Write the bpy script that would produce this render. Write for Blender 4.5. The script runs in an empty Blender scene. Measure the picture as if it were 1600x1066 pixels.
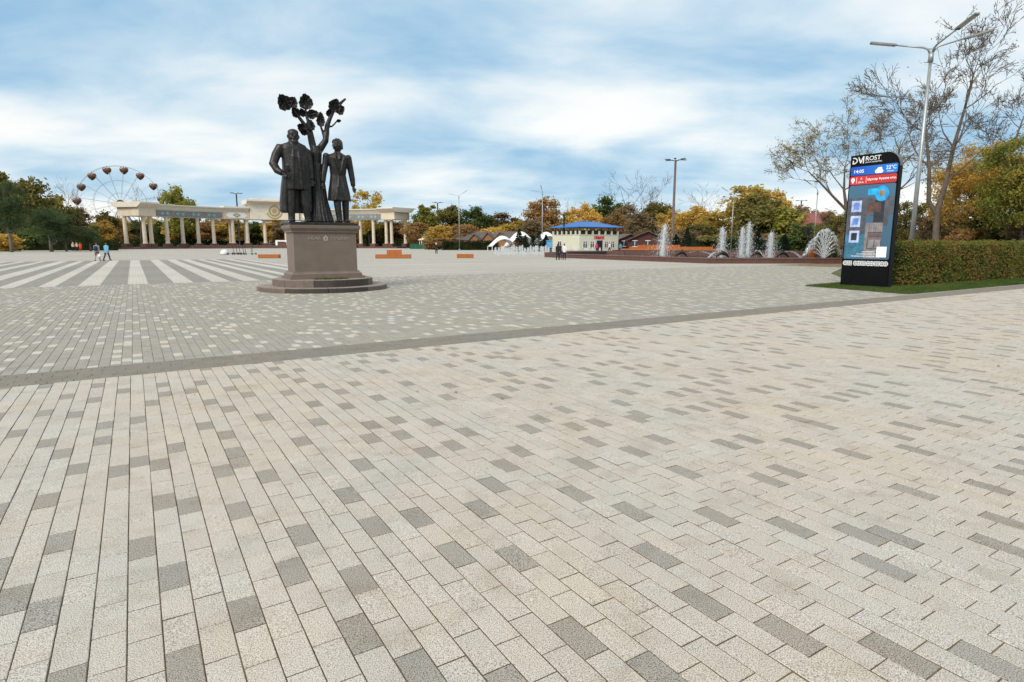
import bpy, bmesh, math, random
import numpy as np
from mathutils import Vector, Matrix
R = math.radians
sc = bpy.context.scene
col = sc.collection
random.seed(7)

# ------------------------------------------------------------------ camera
F = 940.0; EYE = 1.6                      # focal length in px of the 1600 px photograph, eye height
PITCH = math.atan(153 / F); CP, SP = math.cos(PITCH), math.sin(PITCH)
cd = bpy.data.cameras.new('camera'); cam = bpy.data.objects.new('camera', cd); col.objects.link(cam)
cd.sensor_width = 36; cd.lens = F / 1600 * 36; cd.clip_start = .05; cd.clip_end = 6000
cam.location = (0, 0, EYE); cam.rotation_euler = (R(90) - PITCH, 0, 0)
sc.camera = cam

# ------------------------------------------------------------------ sky, sun, exposure
SUN_EL, SUN_AZ = 38, -148                  # degrees; azimuth from +Y towards +X
w = bpy.data.worlds.new('World'); sc.world = w; w.use_nodes = True
nt = w.node_tree; nt.nodes.clear(); N = nt.nodes.new; L = nt.links.new
out = N('ShaderNodeOutputWorld'); bg = N('ShaderNodeBackground'); bg.inputs[1].default_value = .1
sky = N('ShaderNodeTexSky'); sky.sky_type = 'NISHITA'; sky.sun_disc = False
sky.sun_elevation = R(SUN_EL); sky.sun_rotation = R(SUN_AZ); sky.air_density = 1.0; sky.dust_density = .6; sky.ozone_density = 1.6
tc = N('ShaderNodeTexCoord'); sep = N('ShaderNodeSeparateXYZ'); L(tc.outputs['Generated'], sep.inputs[0])
def math_node(op, a, b=None, clamp=False):
    n = N('ShaderNodeMath'); n.operation = op; n.use_clamp = clamp
    for i, q in enumerate((a, b)):
        if q is None: continue
        if isinstance(q, (int, float)): n.inputs[i].default_value = q
        else: L(q, n.inputs[i])
    return n.outputs[0]
zc = math_node('MAXIMUM', sep.outputs[2], 0.0)
den = math_node('ADD', zc, .24)
cx = math_node('DIVIDE', sep.outputs[0], den); cy = math_node('DIVIDE', sep.outputs[1], den)
cmb = N('ShaderNodeCombineXYZ'); L(cx, cmb.inputs[0]); L(cy, cmb.inputs[1])
def cloud_noise(rot, scale, loc, nscale, detail, rough, dist):
    mp = N('ShaderNodeMapping'); mp.inputs['Rotation'].default_value = (0, 0, R(rot)); mp.inputs['Scale'].default_value = scale
    mp.inputs['Location'].default_value = loc; L(cmb.outputs[0], mp.inputs[0])
    n = N('ShaderNodeTexNoise'); n.inputs['Scale'].default_value = nscale; n.inputs['Detail'].default_value = detail
    n.inputs['Roughness'].default_value = rough; n.inputs['Distortion'].default_value = dist; L(mp.outputs[0], n.inputs['Vector'])
    return n.outputs[0]
n1 = cloud_noise(-24, (.56, .66, 1), (11.2, 11.9, 0), 1.35, 5, .48, .35)
n2 = cloud_noise(4, (.7, 1.2, 1), (5.1, .2, 0), 2.3, 7, .56, .3)
mixn = math_node('ADD', math_node('MULTIPLY', n1, .72), math_node('MULTIPLY', n2, .28))
rmp = N('ShaderNodeValToRGB'); L(mixn, rmp.inputs[0])       # cloud deck: blue-grey bands, pale veil, white billows
rmp.color_ramp.interpolation = 'B_SPLINE'; el_ = rmp.color_ramp.elements; el_.new(.5)
for e_, (p_, k_) in zip(el_, ((.36, (.18, .41, .68)), (.465, (.48, .67, .84)), (.57, (.88, .92, .95)))): e_.position = p_; e_.color = (*k_, 1)
sc10 = N('ShaderNodeMix'); sc10.data_type = 'RGBA'; sc10.blend_type = 'MULTIPLY'; sc10.inputs['Factor'].default_value = 1; L(rmp.outputs[0], sc10.inputs['A']); sc10.inputs['B'].default_value = (9.8, 9.2, 8.5, 1)
mix = N('ShaderNodeMix'); mix.data_type = 'RGBA'; mix.inputs['Factor'].default_value = .92
L(sky.outputs[0], mix.inputs['A']); L(sc10.outputs['Result'], mix.inputs['B'])
L(mix.outputs['Result'], bg.inputs[0]); L(bg.outputs[0], out.inputs[0])
sd = bpy.data.lights.new('sun', 'SUN'); sd.energy = 2.3; sd.angle = R(26); sd.color = (1, .92, .80)
so = bpy.data.objects.new('sun', sd); col.objects.link(so)
sv = Vector((math.sin(R(SUN_AZ)) * math.cos(R(SUN_EL)), math.cos(R(SUN_AZ)) * math.cos(R(SUN_EL)), math.sin(R(SUN_EL))))
so.rotation_euler = sv.to_track_quat('Z', 'Y').to_euler(); so.location = (0, 0, 60)
sc.view_settings.view_transform = 'Standard'; sc.view_settings.look = 'None'
sc.view_settings.gamma = 1; sc.view_settings.use_curve_mapping = False
sc.view_settings.exposure = .35

# ------------------------------------------------------------------ pixel helpers (a pixel gives a direction)
def ray(x, y):
    dv = y - 533
    return (x - 800), F * CP - dv * SP, -(F * SP + dv * CP)
def G(x, y, z=0.0):                       # where that direction meets the level z
    a, b, c = ray(x, y); k = (z - EYE) / c
    return Vector((a * k, b * k, z))
def at(x, y, Y):                          # the point of that direction at depth Y
    a, b, c = ray(x, y); k = Y / b
    return Vector((a * k, Y, EYE + c * k))
TH = math.atan(593 / math.hypot(F, 153))  # the paving grid is turned by this angle
U = Vector((math.cos(TH), math.sin(TH), 0)); V = Vector((-math.sin(TH), math.cos(TH), 0))
def uv(u, v, z=0.0):
    p = U * u + V * v; return Vector((p.x, p.y, z))
def touv(p): return p.dot(U), p.dot(V)

# ------------------------------------------------------------------ materials
MATS = {}
def new_mat(name):
    m = bpy.data.materials.new(name); m.use_nodes = True; m.node_tree.nodes.clear(); MATS[name] = m
    return m, m.node_tree.nodes.new, m.node_tree.links.new
def c4(c, k=1.0): return (min(1, c[0] * k), min(1, c[1] * k), min(1, c[2] * k), 1)
def pmat(name, colr, rough=.7, var=.15, scale=4, bump=.0, bscale=40, metal=0, spec=.4, coord='Object', stretch=None, detail=5):
    m, N, L = new_mat(name)
    o = N('ShaderNodeOutputMaterial'); b = N('ShaderNodeBsdfPrincipled'); L(b.outputs[0], o.inputs[0])
    t = N('ShaderNodeTexCoord'); src = t.outputs[coord]
    if stretch:
        mp = N('ShaderNodeMapping'); mp.inputs['Scale'].default_value = stretch; L(src, mp.inputs[0]); src = mp.outputs[0]
    n = N('ShaderNodeTexNoise'); n.inputs['Scale'].default_value = scale; n.inputs['Detail'].default_value = detail; n.inputs['Roughness'].default_value = .6; L(src, n.inputs['Vector'])
    r = N('ShaderNodeValToRGB'); L(n.outputs[0], r.inputs[0])
    r.color_ramp.elements[0].position = .3; r.color_ramp.elements[0].color = c4(colr, 1 - var)
    r.color_ramp.elements[1].position = .7; r.color_ramp.elements[1].color = c4(colr, 1 + var)
    oi = N('ShaderNodeObjectInfo'); hs = N('ShaderNodeHueSaturation'); L(r.outputs[0], hs.inputs['Color'])
    ma = N('ShaderNodeMath'); ma.operation = 'MULTIPLY_ADD'; L(oi.outputs['Random'], ma.inputs[0]); ma.inputs[1].default_value = .12; ma.inputs[2].default_value = .94
    L(ma.outputs[0], hs.inputs['Value']); L(hs.outputs[0], b.inputs['Base Color'])
    b.inputs['Roughness'].default_value = rough; b.inputs['Metallic'].default_value = metal; b.inputs['Specular IOR Level'].default_value = spec
    if bump:
        n2 = N('ShaderNodeTexNoise'); n2.inputs['Scale'].default_value = bscale; n2.inputs['Detail'].default_value = 4; L(src, n2.inputs['Vector'])
        bp = N('ShaderNodeBump'); bp.inputs['Strength'].default_value = bump; bp.inputs['Distance'].default_value = .02
        L(n2.outputs[0], bp.inputs['Height']); L(bp.outputs[0], b.inputs['Normal'])
    return m
def leaf_mat(name, cols, trans=.35, clump=.9):
    m, N, L = new_mat(name)
    o = N('ShaderNodeOutputMaterial'); g = N('ShaderNodeNewGeometry'); oi = N('ShaderNodeObjectInfo'); t = N('ShaderNodeTexCoord')
    n = N('ShaderNodeTexNoise'); n.inputs['Scale'].default_value = clump; n.inputs['Detail'].default_value = 2
    va = N('ShaderNodeVectorMath'); va.operation = 'ADD'; L(g.outputs['Position'], va.inputs[0])
    cb = N('ShaderNodeCombineXYZ'); L(oi.outputs['Random'], cb.inputs[0]); vs = N('ShaderNodeVectorMath'); vs.operation = 'SCALE'; vs.inputs['Scale'].default_value = 40
    L(cb.outputs[0], vs.inputs[0]); L(vs.outputs[0], va.inputs[1]); L(va.outputs[0], n.inputs['Vector'])
    a = N('ShaderNodeMath'); a.operation = 'MULTIPLY_ADD'; L(g.outputs['Random Per Island'], a.inputs[0]); a.inputs[1].default_value = .45
    a2 = N('ShaderNodeMath'); a2.operation = 'MULTIPLY_ADD'; L(n.outputs[0], a2.inputs[0]); a2.inputs[1].default_value = 1.3; a2.inputs[2].default_value = -.4
    L(a2.outputs[0], a.inputs[2])
    r = N('ShaderNodeValToRGB'); L(a.outputs[0], r.inputs[0]); el = r.color_ramp.elements
    while len(el) < len(cols): el.new(.5)
    for i, c in enumerate(cols):
        el[i].position = i / (len(cols) - 1); el[i].color = c4(c)
    hs = N('ShaderNodeHueSaturation'); L(r.outputs[0], hs.inputs['Color'])
    mv = N('ShaderNodeMath'); mv.operation = 'MULTIPLY_ADD'; L(oi.outputs['Random'], mv.inputs[0]); mv.inputs[1].default_value = .5; mv.inputs[2].default_value = 1.05
    L(mv.outputs[0], hs.inputs['Value']); hs.inputs['Saturation'].default_value = .88
    d = N('ShaderNodeBsdfDiffuse'); tr = N('ShaderNodeBsdfTranslucent'); mx = N('ShaderNodeMixShader'); mx.inputs[0].default_value = trans
    L(hs.outputs[0], d.inputs[0]); L(hs.outputs[0], tr.inputs[0]); L(d.outputs[0], mx.inputs[1]); L(tr.outputs[0], mx.inputs[2]); L(mx.outputs[0], o.inputs[0])
    return m
def paver_mat(name, colr, island, stain=(1.04, .985, .90), grain=.30):
    m, N, L = new_mat(name)
    o = N('ShaderNodeOutputMaterial'); b = N('ShaderNodeBsdfPrincipled'); L(b.outputs[0], o.inputs[0])
    g = N('ShaderNodeNewGeometry'); oi = N('ShaderNodeObjectInfo')
    pos = g.outputs['Position']; rnd = g.outputs['Random Per Island'] if island else oi.outputs['Random']
    n = N('ShaderNodeTexNoise'); n.inputs['Scale'].default_value = 200; n.inputs['Detail'].default_value = 1.5; n.inputs['Roughness'].default_value = .7; L(pos, n.inputs['Vector'])
    r = N('ShaderNodeValToRGB'); L(n.outputs[0], r.inputs[0]); e = r.color_ramp.elements
    e[0].position = .38; e[0].color = c4(colr, 1 - grain * 2.1)
    e[1].position = .62; e[1].color = c4(colr, 1 + grain * .9)
    k = e.new(.47); k.color = c4(colr, .93)
    # one tone for each paver, soft sandy stains across the field
    mv = N('ShaderNodeMath'); mv.operation = 'MULTIPLY_ADD'; L(rnd, mv.inputs[0]); mv.inputs[1].default_value = .09; mv.inputs[2].default_value = .955
    st = N('ShaderNodeTexNoise'); st.inputs['Scale'].default_value = .55; st.inputs['Detail'].default_value = 6; st.inputs['Roughness'].default_value = .65; L(pos, st.inputs['Vector'])
    sr = N('ShaderNodeValToRGB'); L(st.outputs[0], sr.inputs[0]); sr.color_ramp.elements[0].position = .42; sr.color_ramp.elements[1].position = .66
    sr.color_ramp.elements[0].color = (.99, 1.0, 1.0, 1); sr.color_ramp.elements[1].color = (*stain, 1)
    m1 = N('ShaderNodeMix'); m1.data_type = 'RGBA'; m1.blend_type = 'MULTIPLY'; m1.inputs['Factor'].default_value = 1
    L(r.outputs[0], m1.inputs['A']); L(sr.outputs[0], m1.inputs['B'])
    dn = N('ShaderNodeTexNoise'); dn.inputs['Scale'].default_value = 3.2; dn.inputs['Detail'].default_value = 8; dn.inputs['Roughness'].default_value = .72; L(pos, dn.inputs['Vector'])
    dr = N('ShaderNodeValToRGB'); L(dn.outputs[0], dr.inputs[0]); dr.color_ramp.elements[0].position = .30; dr.color_ramp.elements[0].color = (.80, .78, .74, 1); dr.color_ramp.elements[1].position = .50; dr.color_ramp.elements[1].color = (1, 1, 1, 1)
    m3 = N('ShaderNodeMix'); m3.data_type = 'RGBA'; m3.blend_type = 'MULTIPLY'; m3.inputs['Factor'].default_value = 1; L(m1.outputs['Result'], m3.inputs['A']); L(dr.outputs[0], m3.inputs['B'])
    sv_ = N('ShaderNodeTexVoronoi'); sv_.inputs['Scale'].default_value = 1.7; L(pos, sv_.inputs['Vector']); sg = N('ShaderNodeValToRGB'); L(sv_.outputs['Distance'], sg.inputs[0]); sg.color_ramp.elements[0].position = .015; sg.color_ramp.elements[0].color = (.6, .57, .54, 1); sg.color_ramp.elements[1].position = .04; sg.color_ramp.elements[1].color = (1, 1, 1, 1)
    m4 = N('ShaderNodeMix'); m4.data_type = 'RGBA'; m4.blend_type = 'MULTIPLY'; m4.inputs['Factor'].default_value = 1; L(m3.outputs['Result'], m4.inputs['A']); L(sg.outputs[0], m4.inputs['B'])
    hs = N('ShaderNodeHueSaturation'); L(m4.outputs['Result'], hs.inputs['Color']); L(mv.outputs[0], hs.inputs['Value'])
    ms = N('ShaderNodeMath'); ms.operation = 'MULTIPLY_ADD'; L(rnd, ms.inputs[0]); ms.inputs[1].default_value = 7.3; ms.inputs[2].default_value = 0
    fr = N('ShaderNodeMath'); fr.operation = 'FRACT'; L(ms.outputs[0], fr.inputs[0])
    mq = N('ShaderNodeMath'); mq.operation = 'MULTIPLY_ADD'; L(fr.outputs[0], mq.inputs[0]); mq.inputs[1].default_value = .2; mq.inputs[2].default_value = .9
    L(mq.outputs[0], hs.inputs['Saturation']); L(hs.outputs[0], b.inputs['Base Color'])
    b.inputs['Roughness'].default_value = .82; b.inputs['Specular IOR Level'].default_value = .3
    bp = N('ShaderNodeBump'); bp.inputs['Strength'].default_value = .35; bp.inputs['Distance'].default_value = .003; L(n.outputs[0], bp.inputs['Height']); L(bp.outputs[0], b.inputs['Normal'])
    return m
def emit_mat(name, colr, s=1.0, spec=.5):
    m, N, L = new_mat(name)
    o = N('ShaderNodeOutputMaterial'); b = N('ShaderNodeBsdfPrincipled'); L(b.outputs[0], o.inputs[0])
    b.inputs['Base Color'].default_value = c4(colr, .2); t = N('ShaderNodeTexCoord'); n = N('ShaderNodeTexNoise'); n.inputs['Scale'].default_value = 5; n.inputs['Detail'].default_value = 5; L(t.outputs['Object'], n.inputs['Vector'])
    r = N('ShaderNodeValToRGB'); L(n.outputs[0], r.inputs[0]); r.color_ramp.elements[0].position = .3; r.color_ramp.elements[1].position = .7; vr = 0 if name == 'px_white' else .45; r.color_ramp.elements[0].color = c4(colr, 1 - vr); r.color_ramp.elements[1].color = c4(colr, 1 + vr); L(r.outputs[0], b.inputs['Emission Color']); b.inputs['Emission Strength'].default_value = s
    b.inputs['Roughness'].default_value = .25; b.inputs['Specular IOR Level'].default_value = spec
    return m
LIGHT = (.49, .452, .405); DARK = (.315, .29, .258); GREY = (.335, .317, .282); PALE = (.535, .505, .45)
paver_mat('paver_light', LIGHT, True); paver_mat('paver_dark', DARK, True, grain=.36)
paver_mat('paver_light_single', LIGHT, False); paver_mat('paver_dark_single', DARK, False, grain=.36)
paver_mat('paver_grey', GREY, True, stain=(1.05, 1.03, .94)); paver_mat('paver_pale', PALE, True)
paver_mat('paver_grey_single', GREY, False, stain=(1.05, 1.03, .94)); paver_mat('paver_pale_single', PALE, False)
paver_mat('paver_strip', (.225, .205, .175), True)
pmat('joint_sand', (.20, .145, .085), .95, .7, 2.5, coord='Object'); pmat('joint_dirt', (.15, .12, .085), .95, .4, 5, coord='Object')
pmat('stone_pedestal', (.165, .125, .10), .55, .12, 3, .15, 60, spec=.45)
pmat('stone_step', (.15, .115, .095), .6, .2, 5, .15, 60)
pmat('stone_step_dark', (.055, .043, .037), .5, .2, 5, .15, 60)
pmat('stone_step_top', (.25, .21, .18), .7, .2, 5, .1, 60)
pmat('bronze', (.03, .028, .027), .40, .5, 6, .6, 22, metal=.55, spec=.5)
pmat('engraving', (.36, .33, .28), .6, .1)
pmat('cream_stone', (.62, .53, .41), .7, .10, .6, .1, 6)
pmat('cream_cornice', (.66, .60, .50), .7, .08, .6)
pmat('granite_brown', (.115, .055, .045), .45, .2, 4, .1, 50)
pmat('granite_cap', (.15, .085, .07), .35, .2, 4)
pmat('gold', (.42, .31, .13), .45, .15, 4, metal=.4)
pmat('olive_ornament', (.34, .33, .22), .7, .1)
pmat('mosaic_blue', (.17, .21, .22), .5, .35, 3); pmat('mosaic_red', (.36, .17, .13), .5, .2); pmat('mosaic_pale', (.32, .38, .37), .5, .2)
pmat('galvanised', (.34, .36, .37), .42, .12, 3, metal=.6); pmat('dark_metal', (.03, .032, .034), .45, .2, 3, metal=.4)
pmat('grey_metal', (.22, .225, .225), .5, .15, 3, metal=.4); pmat('lamp_glass', (.55, .55, .52), .3, .05)
pmat('brown_pole', (.13, .10, .085), .55, .15, 3)
pmat('kiosk_black', (.005, .005, .006), .5, .25, 3, spec=.12); pmat('kiosk_edge', (.10, .115, .125), .4, .1, 3)
pmat('white_print', (.75, .76, .78), .5, .03)
pmat('bark', (.062, .048, .038), .9, .35, 3, .6, 12); pmat('bark_pale', (.115, .09, .07), .9, .3, 3, .5, 12); pmat('pine_bark', (.15, .13, .11), .9, .25, 3, .5, 8)
pmat('wood_orange', (.40, .125, .028), .5, .28, 3, .15, 30, stretch=(6, 6, 1)); pmat('wood_dark', (.07, .04, .025), .7, .2, 3)
pmat('wall_lime', (.62, .61, .49), .8, .06, 1.0, .1, 20); pmat('roof_blue', (.010, .12, .40), .45, .08, 1.0, spec=.4); pmat('white_paint', (.78, .78, .76), .5, .04)
pmat('window_glass', (.02, .025, .03), .08, .3, 2, spec=.8); pmat('red_sign', (.55, .02, .04), .5, .05)
pmat('door_dark', (.045, .045, .05), .5, .1); pmat('netting', (.02, .022, .02), .8, .2)
pmat('membrane_white', (.80, .80, .80), .55, .03); pmat('roof_brown', (.105, .085, .08), .8, .2, 1.5, .3, 8); pmat('log_orange', (.30, .14, .06), .7, .25, 2, .2, 8)
pmat('wall_maroon', (.07, .022, .02), .75, .2, 1.5); pmat('roof_maroon', (.24, .075, .07), .7, .15, 1.5); pmat('roof_grey', (.30, .34, .37), .6, .1, 1.0); pmat('plaster_grey', (.42, .43, .42), .8, .08)
pmat('fence_green', (.01, .14, .065), .5, .15); pmat('copper_gondola', (.19, .095, .065), .28, .25, 2, metal=.55, spec=.6)
pmat('wheel_steel', (.40, .44, .47), .5, .1, metal=.4); pmat('hub_orange', (.42, .20, .045), .5, .1)
pmat('soil', (.05, .04, .03), .95, .3, 4); pmat('blue_booth', (.10, .36, .62), .5, .12)
pmat('skin', (.42, .25, .18), .6, .06); pmat('hair_dark', (.014, .011, .010), .7, .2); pmat('hair_brown', (.09, .05, .03), .7, .2)
for n_, c_ in dict(cloth_grey=(.24, .25, .29), cloth_navy=(.02, .025, .045), cloth_sky=(.16, .42, .62), cloth_khaki=(.16, .09, .06), cloth_brown=(.10, .065, .05),
                   cloth_cream=(.52, .40, .33), cloth_black=(.012, .012, .013), cloth_orange=(.75, .085, .015), cloth_white=(.68, .68, .68), cloth_pink=(.62, .03, .14),
                   cloth_teal=(.05, .22, .32), shoe_dark=(.02, .02, .02), bag_white=(.66, .66, .64), scooter_green=(.02, .30, .08), rubber=(.012, .012, .012)).items():
    pmat(n_, c_, .8, .12, 6, .2, 18)
leaf_mat('leaf_olive', [(.06, .07, .018), (.115, .115, .026), (.19, .15, .034), (.28, .18, .036)], .4)
leaf_mat('leaf_yellow', [(.18, .155, .024), (.34, .25, .026), (.50, .33, .028), (.27, .23, .032)], .42)
leaf_mat('leaf_gold', [(.25, .17, .025), (.42, .26, .028), (.52, .33, .03), (.32, .24, .03)], .42); leaf_mat('leaf_wood', [(.085, .09, .032), (.15, .135, .04), (.23, .175, .05), (.18, .125, .055)], .4, .12)
leaf_mat('leaf_rust', [(.15, .10, .035), (.25, .14, .04), (.32, .17, .042), (.21, .15, .045)], .4)
leaf_mat('leaf_brown', [(.11, .09, .045), (.175, .13, .062), (.23, .15, .075), (.15, .125, .05)], .4)
leaf_mat('leaf_green', [(.035, .065, .018), (.06, .095, .022), (.10, .125, .028), (.15, .145, .032)])
leaf_mat('leaf_bright', [(.08, .12, .02), (.16, .185, .025), (.29, .25, .03), (.42, .29, .03)], .42)
leaf_mat('leaf_pine', [(.035, .062, .026), (.06, .098, .038), (.09, .125, .046), (.125, .145, .05)], .35)
leaf_mat('leaf_spruce', [(.008, .02, .014), (.014, .034, .02), (.022, .045, .028)], .1)
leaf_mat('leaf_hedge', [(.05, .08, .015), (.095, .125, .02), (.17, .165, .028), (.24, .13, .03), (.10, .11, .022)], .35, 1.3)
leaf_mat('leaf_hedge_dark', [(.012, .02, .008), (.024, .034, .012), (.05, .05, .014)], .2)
leaf_mat('grass_blade', [(.03, .065, .012), (.05, .09, .016), (.085, .115, .022), (.14, .12, .035)], .3, .8)
leaf_mat('leaf_fallen', [(.22, .13, .03), (.30, .14, .03), (.16, .09, .03)], .1)
# falling water: white froth with clear gaps
m, N_, L_ = new_mat('water_spray')
o_ = N_('ShaderNodeOutputMaterial'); d_ = N_('ShaderNodeBsdfDiffuse'); d_.inputs[0].default_value = (.86, .88, .9, 1); t_ = N_('ShaderNodeBsdfTranslucent'); t_.inputs[0].default_value = (.86, .88, .9, 1)
x_ = N_('ShaderNodeMixShader'); x_.inputs[0].default_value = .5; L_(d_.outputs[0], x_.inputs[1]); L_(t_.outputs[0], x_.inputs[2])
gl_ = N_('ShaderNodeBsdfGlossy'); gl_.inputs['Roughness'].default_value = .15; x2_ = N_('ShaderNodeMixShader'); x2_.inputs[0].default_value = .15; L_(x_.outputs[0], x2_.inputs[1]); L_(gl_.outputs[0], x2_.inputs[2])
tp_ = N_('ShaderNodeBsdfTransparent'); x3_ = N_('ShaderNodeMixShader'); x3_.inputs[0].default_value = .2; L_(x2_.outputs[0], x3_.inputs[1]); L_(tp_.outputs[0], x3_.inputs[2]); L_(x3_.outputs[0], o_.inputs[0])
pmat('water_pool', (.03, .045, .05), .06, .2, 1, .3, 5, spec=.6)

# far paving: bricks in the grid of the plaza, plain enough not to need pieces
def far_mat(name, a, b, band):
    m, N, L = new_mat(name)
    o = N('ShaderNodeOutputMaterial'); bs = N('ShaderNodeBsdfPrincipled'); L(bs.outputs[0], o.inputs[0])
    g = N('ShaderNodeNewGeometry'); mp = N('ShaderNodeMapping'); mp.inputs['Rotation'].default_value = (0, 0, -TH); L(g.outputs['Position'], mp.inputs[0])
    br = N('ShaderNodeTexBrick'); br.inputs['Scale'].default_value = 1; br.inputs['Brick Width'].default_value = .264; br.inputs['Row Height'].default_value = .126; br.inputs['Mortar Size'].default_value = .003
    sw = N('ShaderNodeSeparateXYZ'); L(mp.outputs[0], sw.inputs[0]); cm = N('ShaderNodeCombineXYZ'); L(sw.outputs[1], cm.inputs[0]); L(sw.outputs[0], cm.inputs[1]); L(cm.outputs[0], br.inputs['Vector'])
    br.inputs['Color1'].default_value = c4(a); br.inputs['Color2'].default_value = c4(b); br.inputs['Mortar'].default_value = (.16, .14, .11, 1)
    n = N('ShaderNodeTexNoise'); n.inputs['Scale'].default_value = .12; n.inputs['Detail'].default_value = 5; L(mp.outputs[0], n.inputs['Vector'])
    m2 = N('ShaderNodeMapping'); m2.inputs['Scale'].default_value = (.02, .55, 1); L(mp.outputs[0], m2.inputs[0])
    nb = N('ShaderNodeTexNoise'); nb.inputs['Scale'].default_value = 1; nb.inputs['Detail'].default_value = 2; L(m2.outputs[0], nb.inputs['Vector'])
    ad = N('ShaderNodeMath'); ad.operation = 'MULTIPLY_ADD'; L(nb.outputs[0], ad.inputs[0]); ad.inputs[1].default_value = band; L(n.outputs[0], ad.inputs[2])
    mr = N('ShaderNodeMapRange'); L(ad.outputs[0], mr.inputs[0]); mr.inputs[1].default_value = .2; mr.inputs[2].default_value = .8 + band; mr.inputs[3].default_value = .82; mr.inputs[4].default_value = 1.16
    hs = N('ShaderNodeHueSaturation'); L(br.outputs[0], hs.inputs['Color']); L(mr.outputs[0], hs.inputs['Value']); L(hs.outputs[0], bs.inputs['Base Color'])
    bs.inputs['Roughness'].default_value = .85; bs.inputs['Specular IOR Level'].default_value = .25
far_mat('far_pale', (.44, .415, .365), (.38, .36, .32), .5); far_mat('far_white', (.52, .495, .44), (.48, .455, .405), .1); far_mat('far_grey', (.275, .262, .235), (.24, .228, .205), .1)
m, N_, L_ = new_mat('park_ground')
o_ = N_('ShaderNodeOutputMaterial'); b_ = N_('ShaderNodeBsdfPrincipled'); L_(b_.outputs[0], o_.inputs[0]); g_ = N_('ShaderNodeNewGeometry')
n_ = N_('ShaderNodeTexNoise'); n_.inputs['Scale'].default_value = .5; n_.inputs['Detail'].default_value = 8; L_(g_.outputs['Position'], n_.inputs['Vector'])
r_ = N_('ShaderNodeValToRGB'); L_(n_.outputs[0], r_.inputs[0]); e_ = r_.color_ramp.elements; e_[0].position = .35; e_[0].color = (.045, .075, .018, 1); e_[1].position = .7; e_[1].color = (.12, .10, .035, 1)
L_(r_.outputs[0], b_.inputs['Base Color']); b_.inputs['Roughness'].default_value = .95

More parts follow.
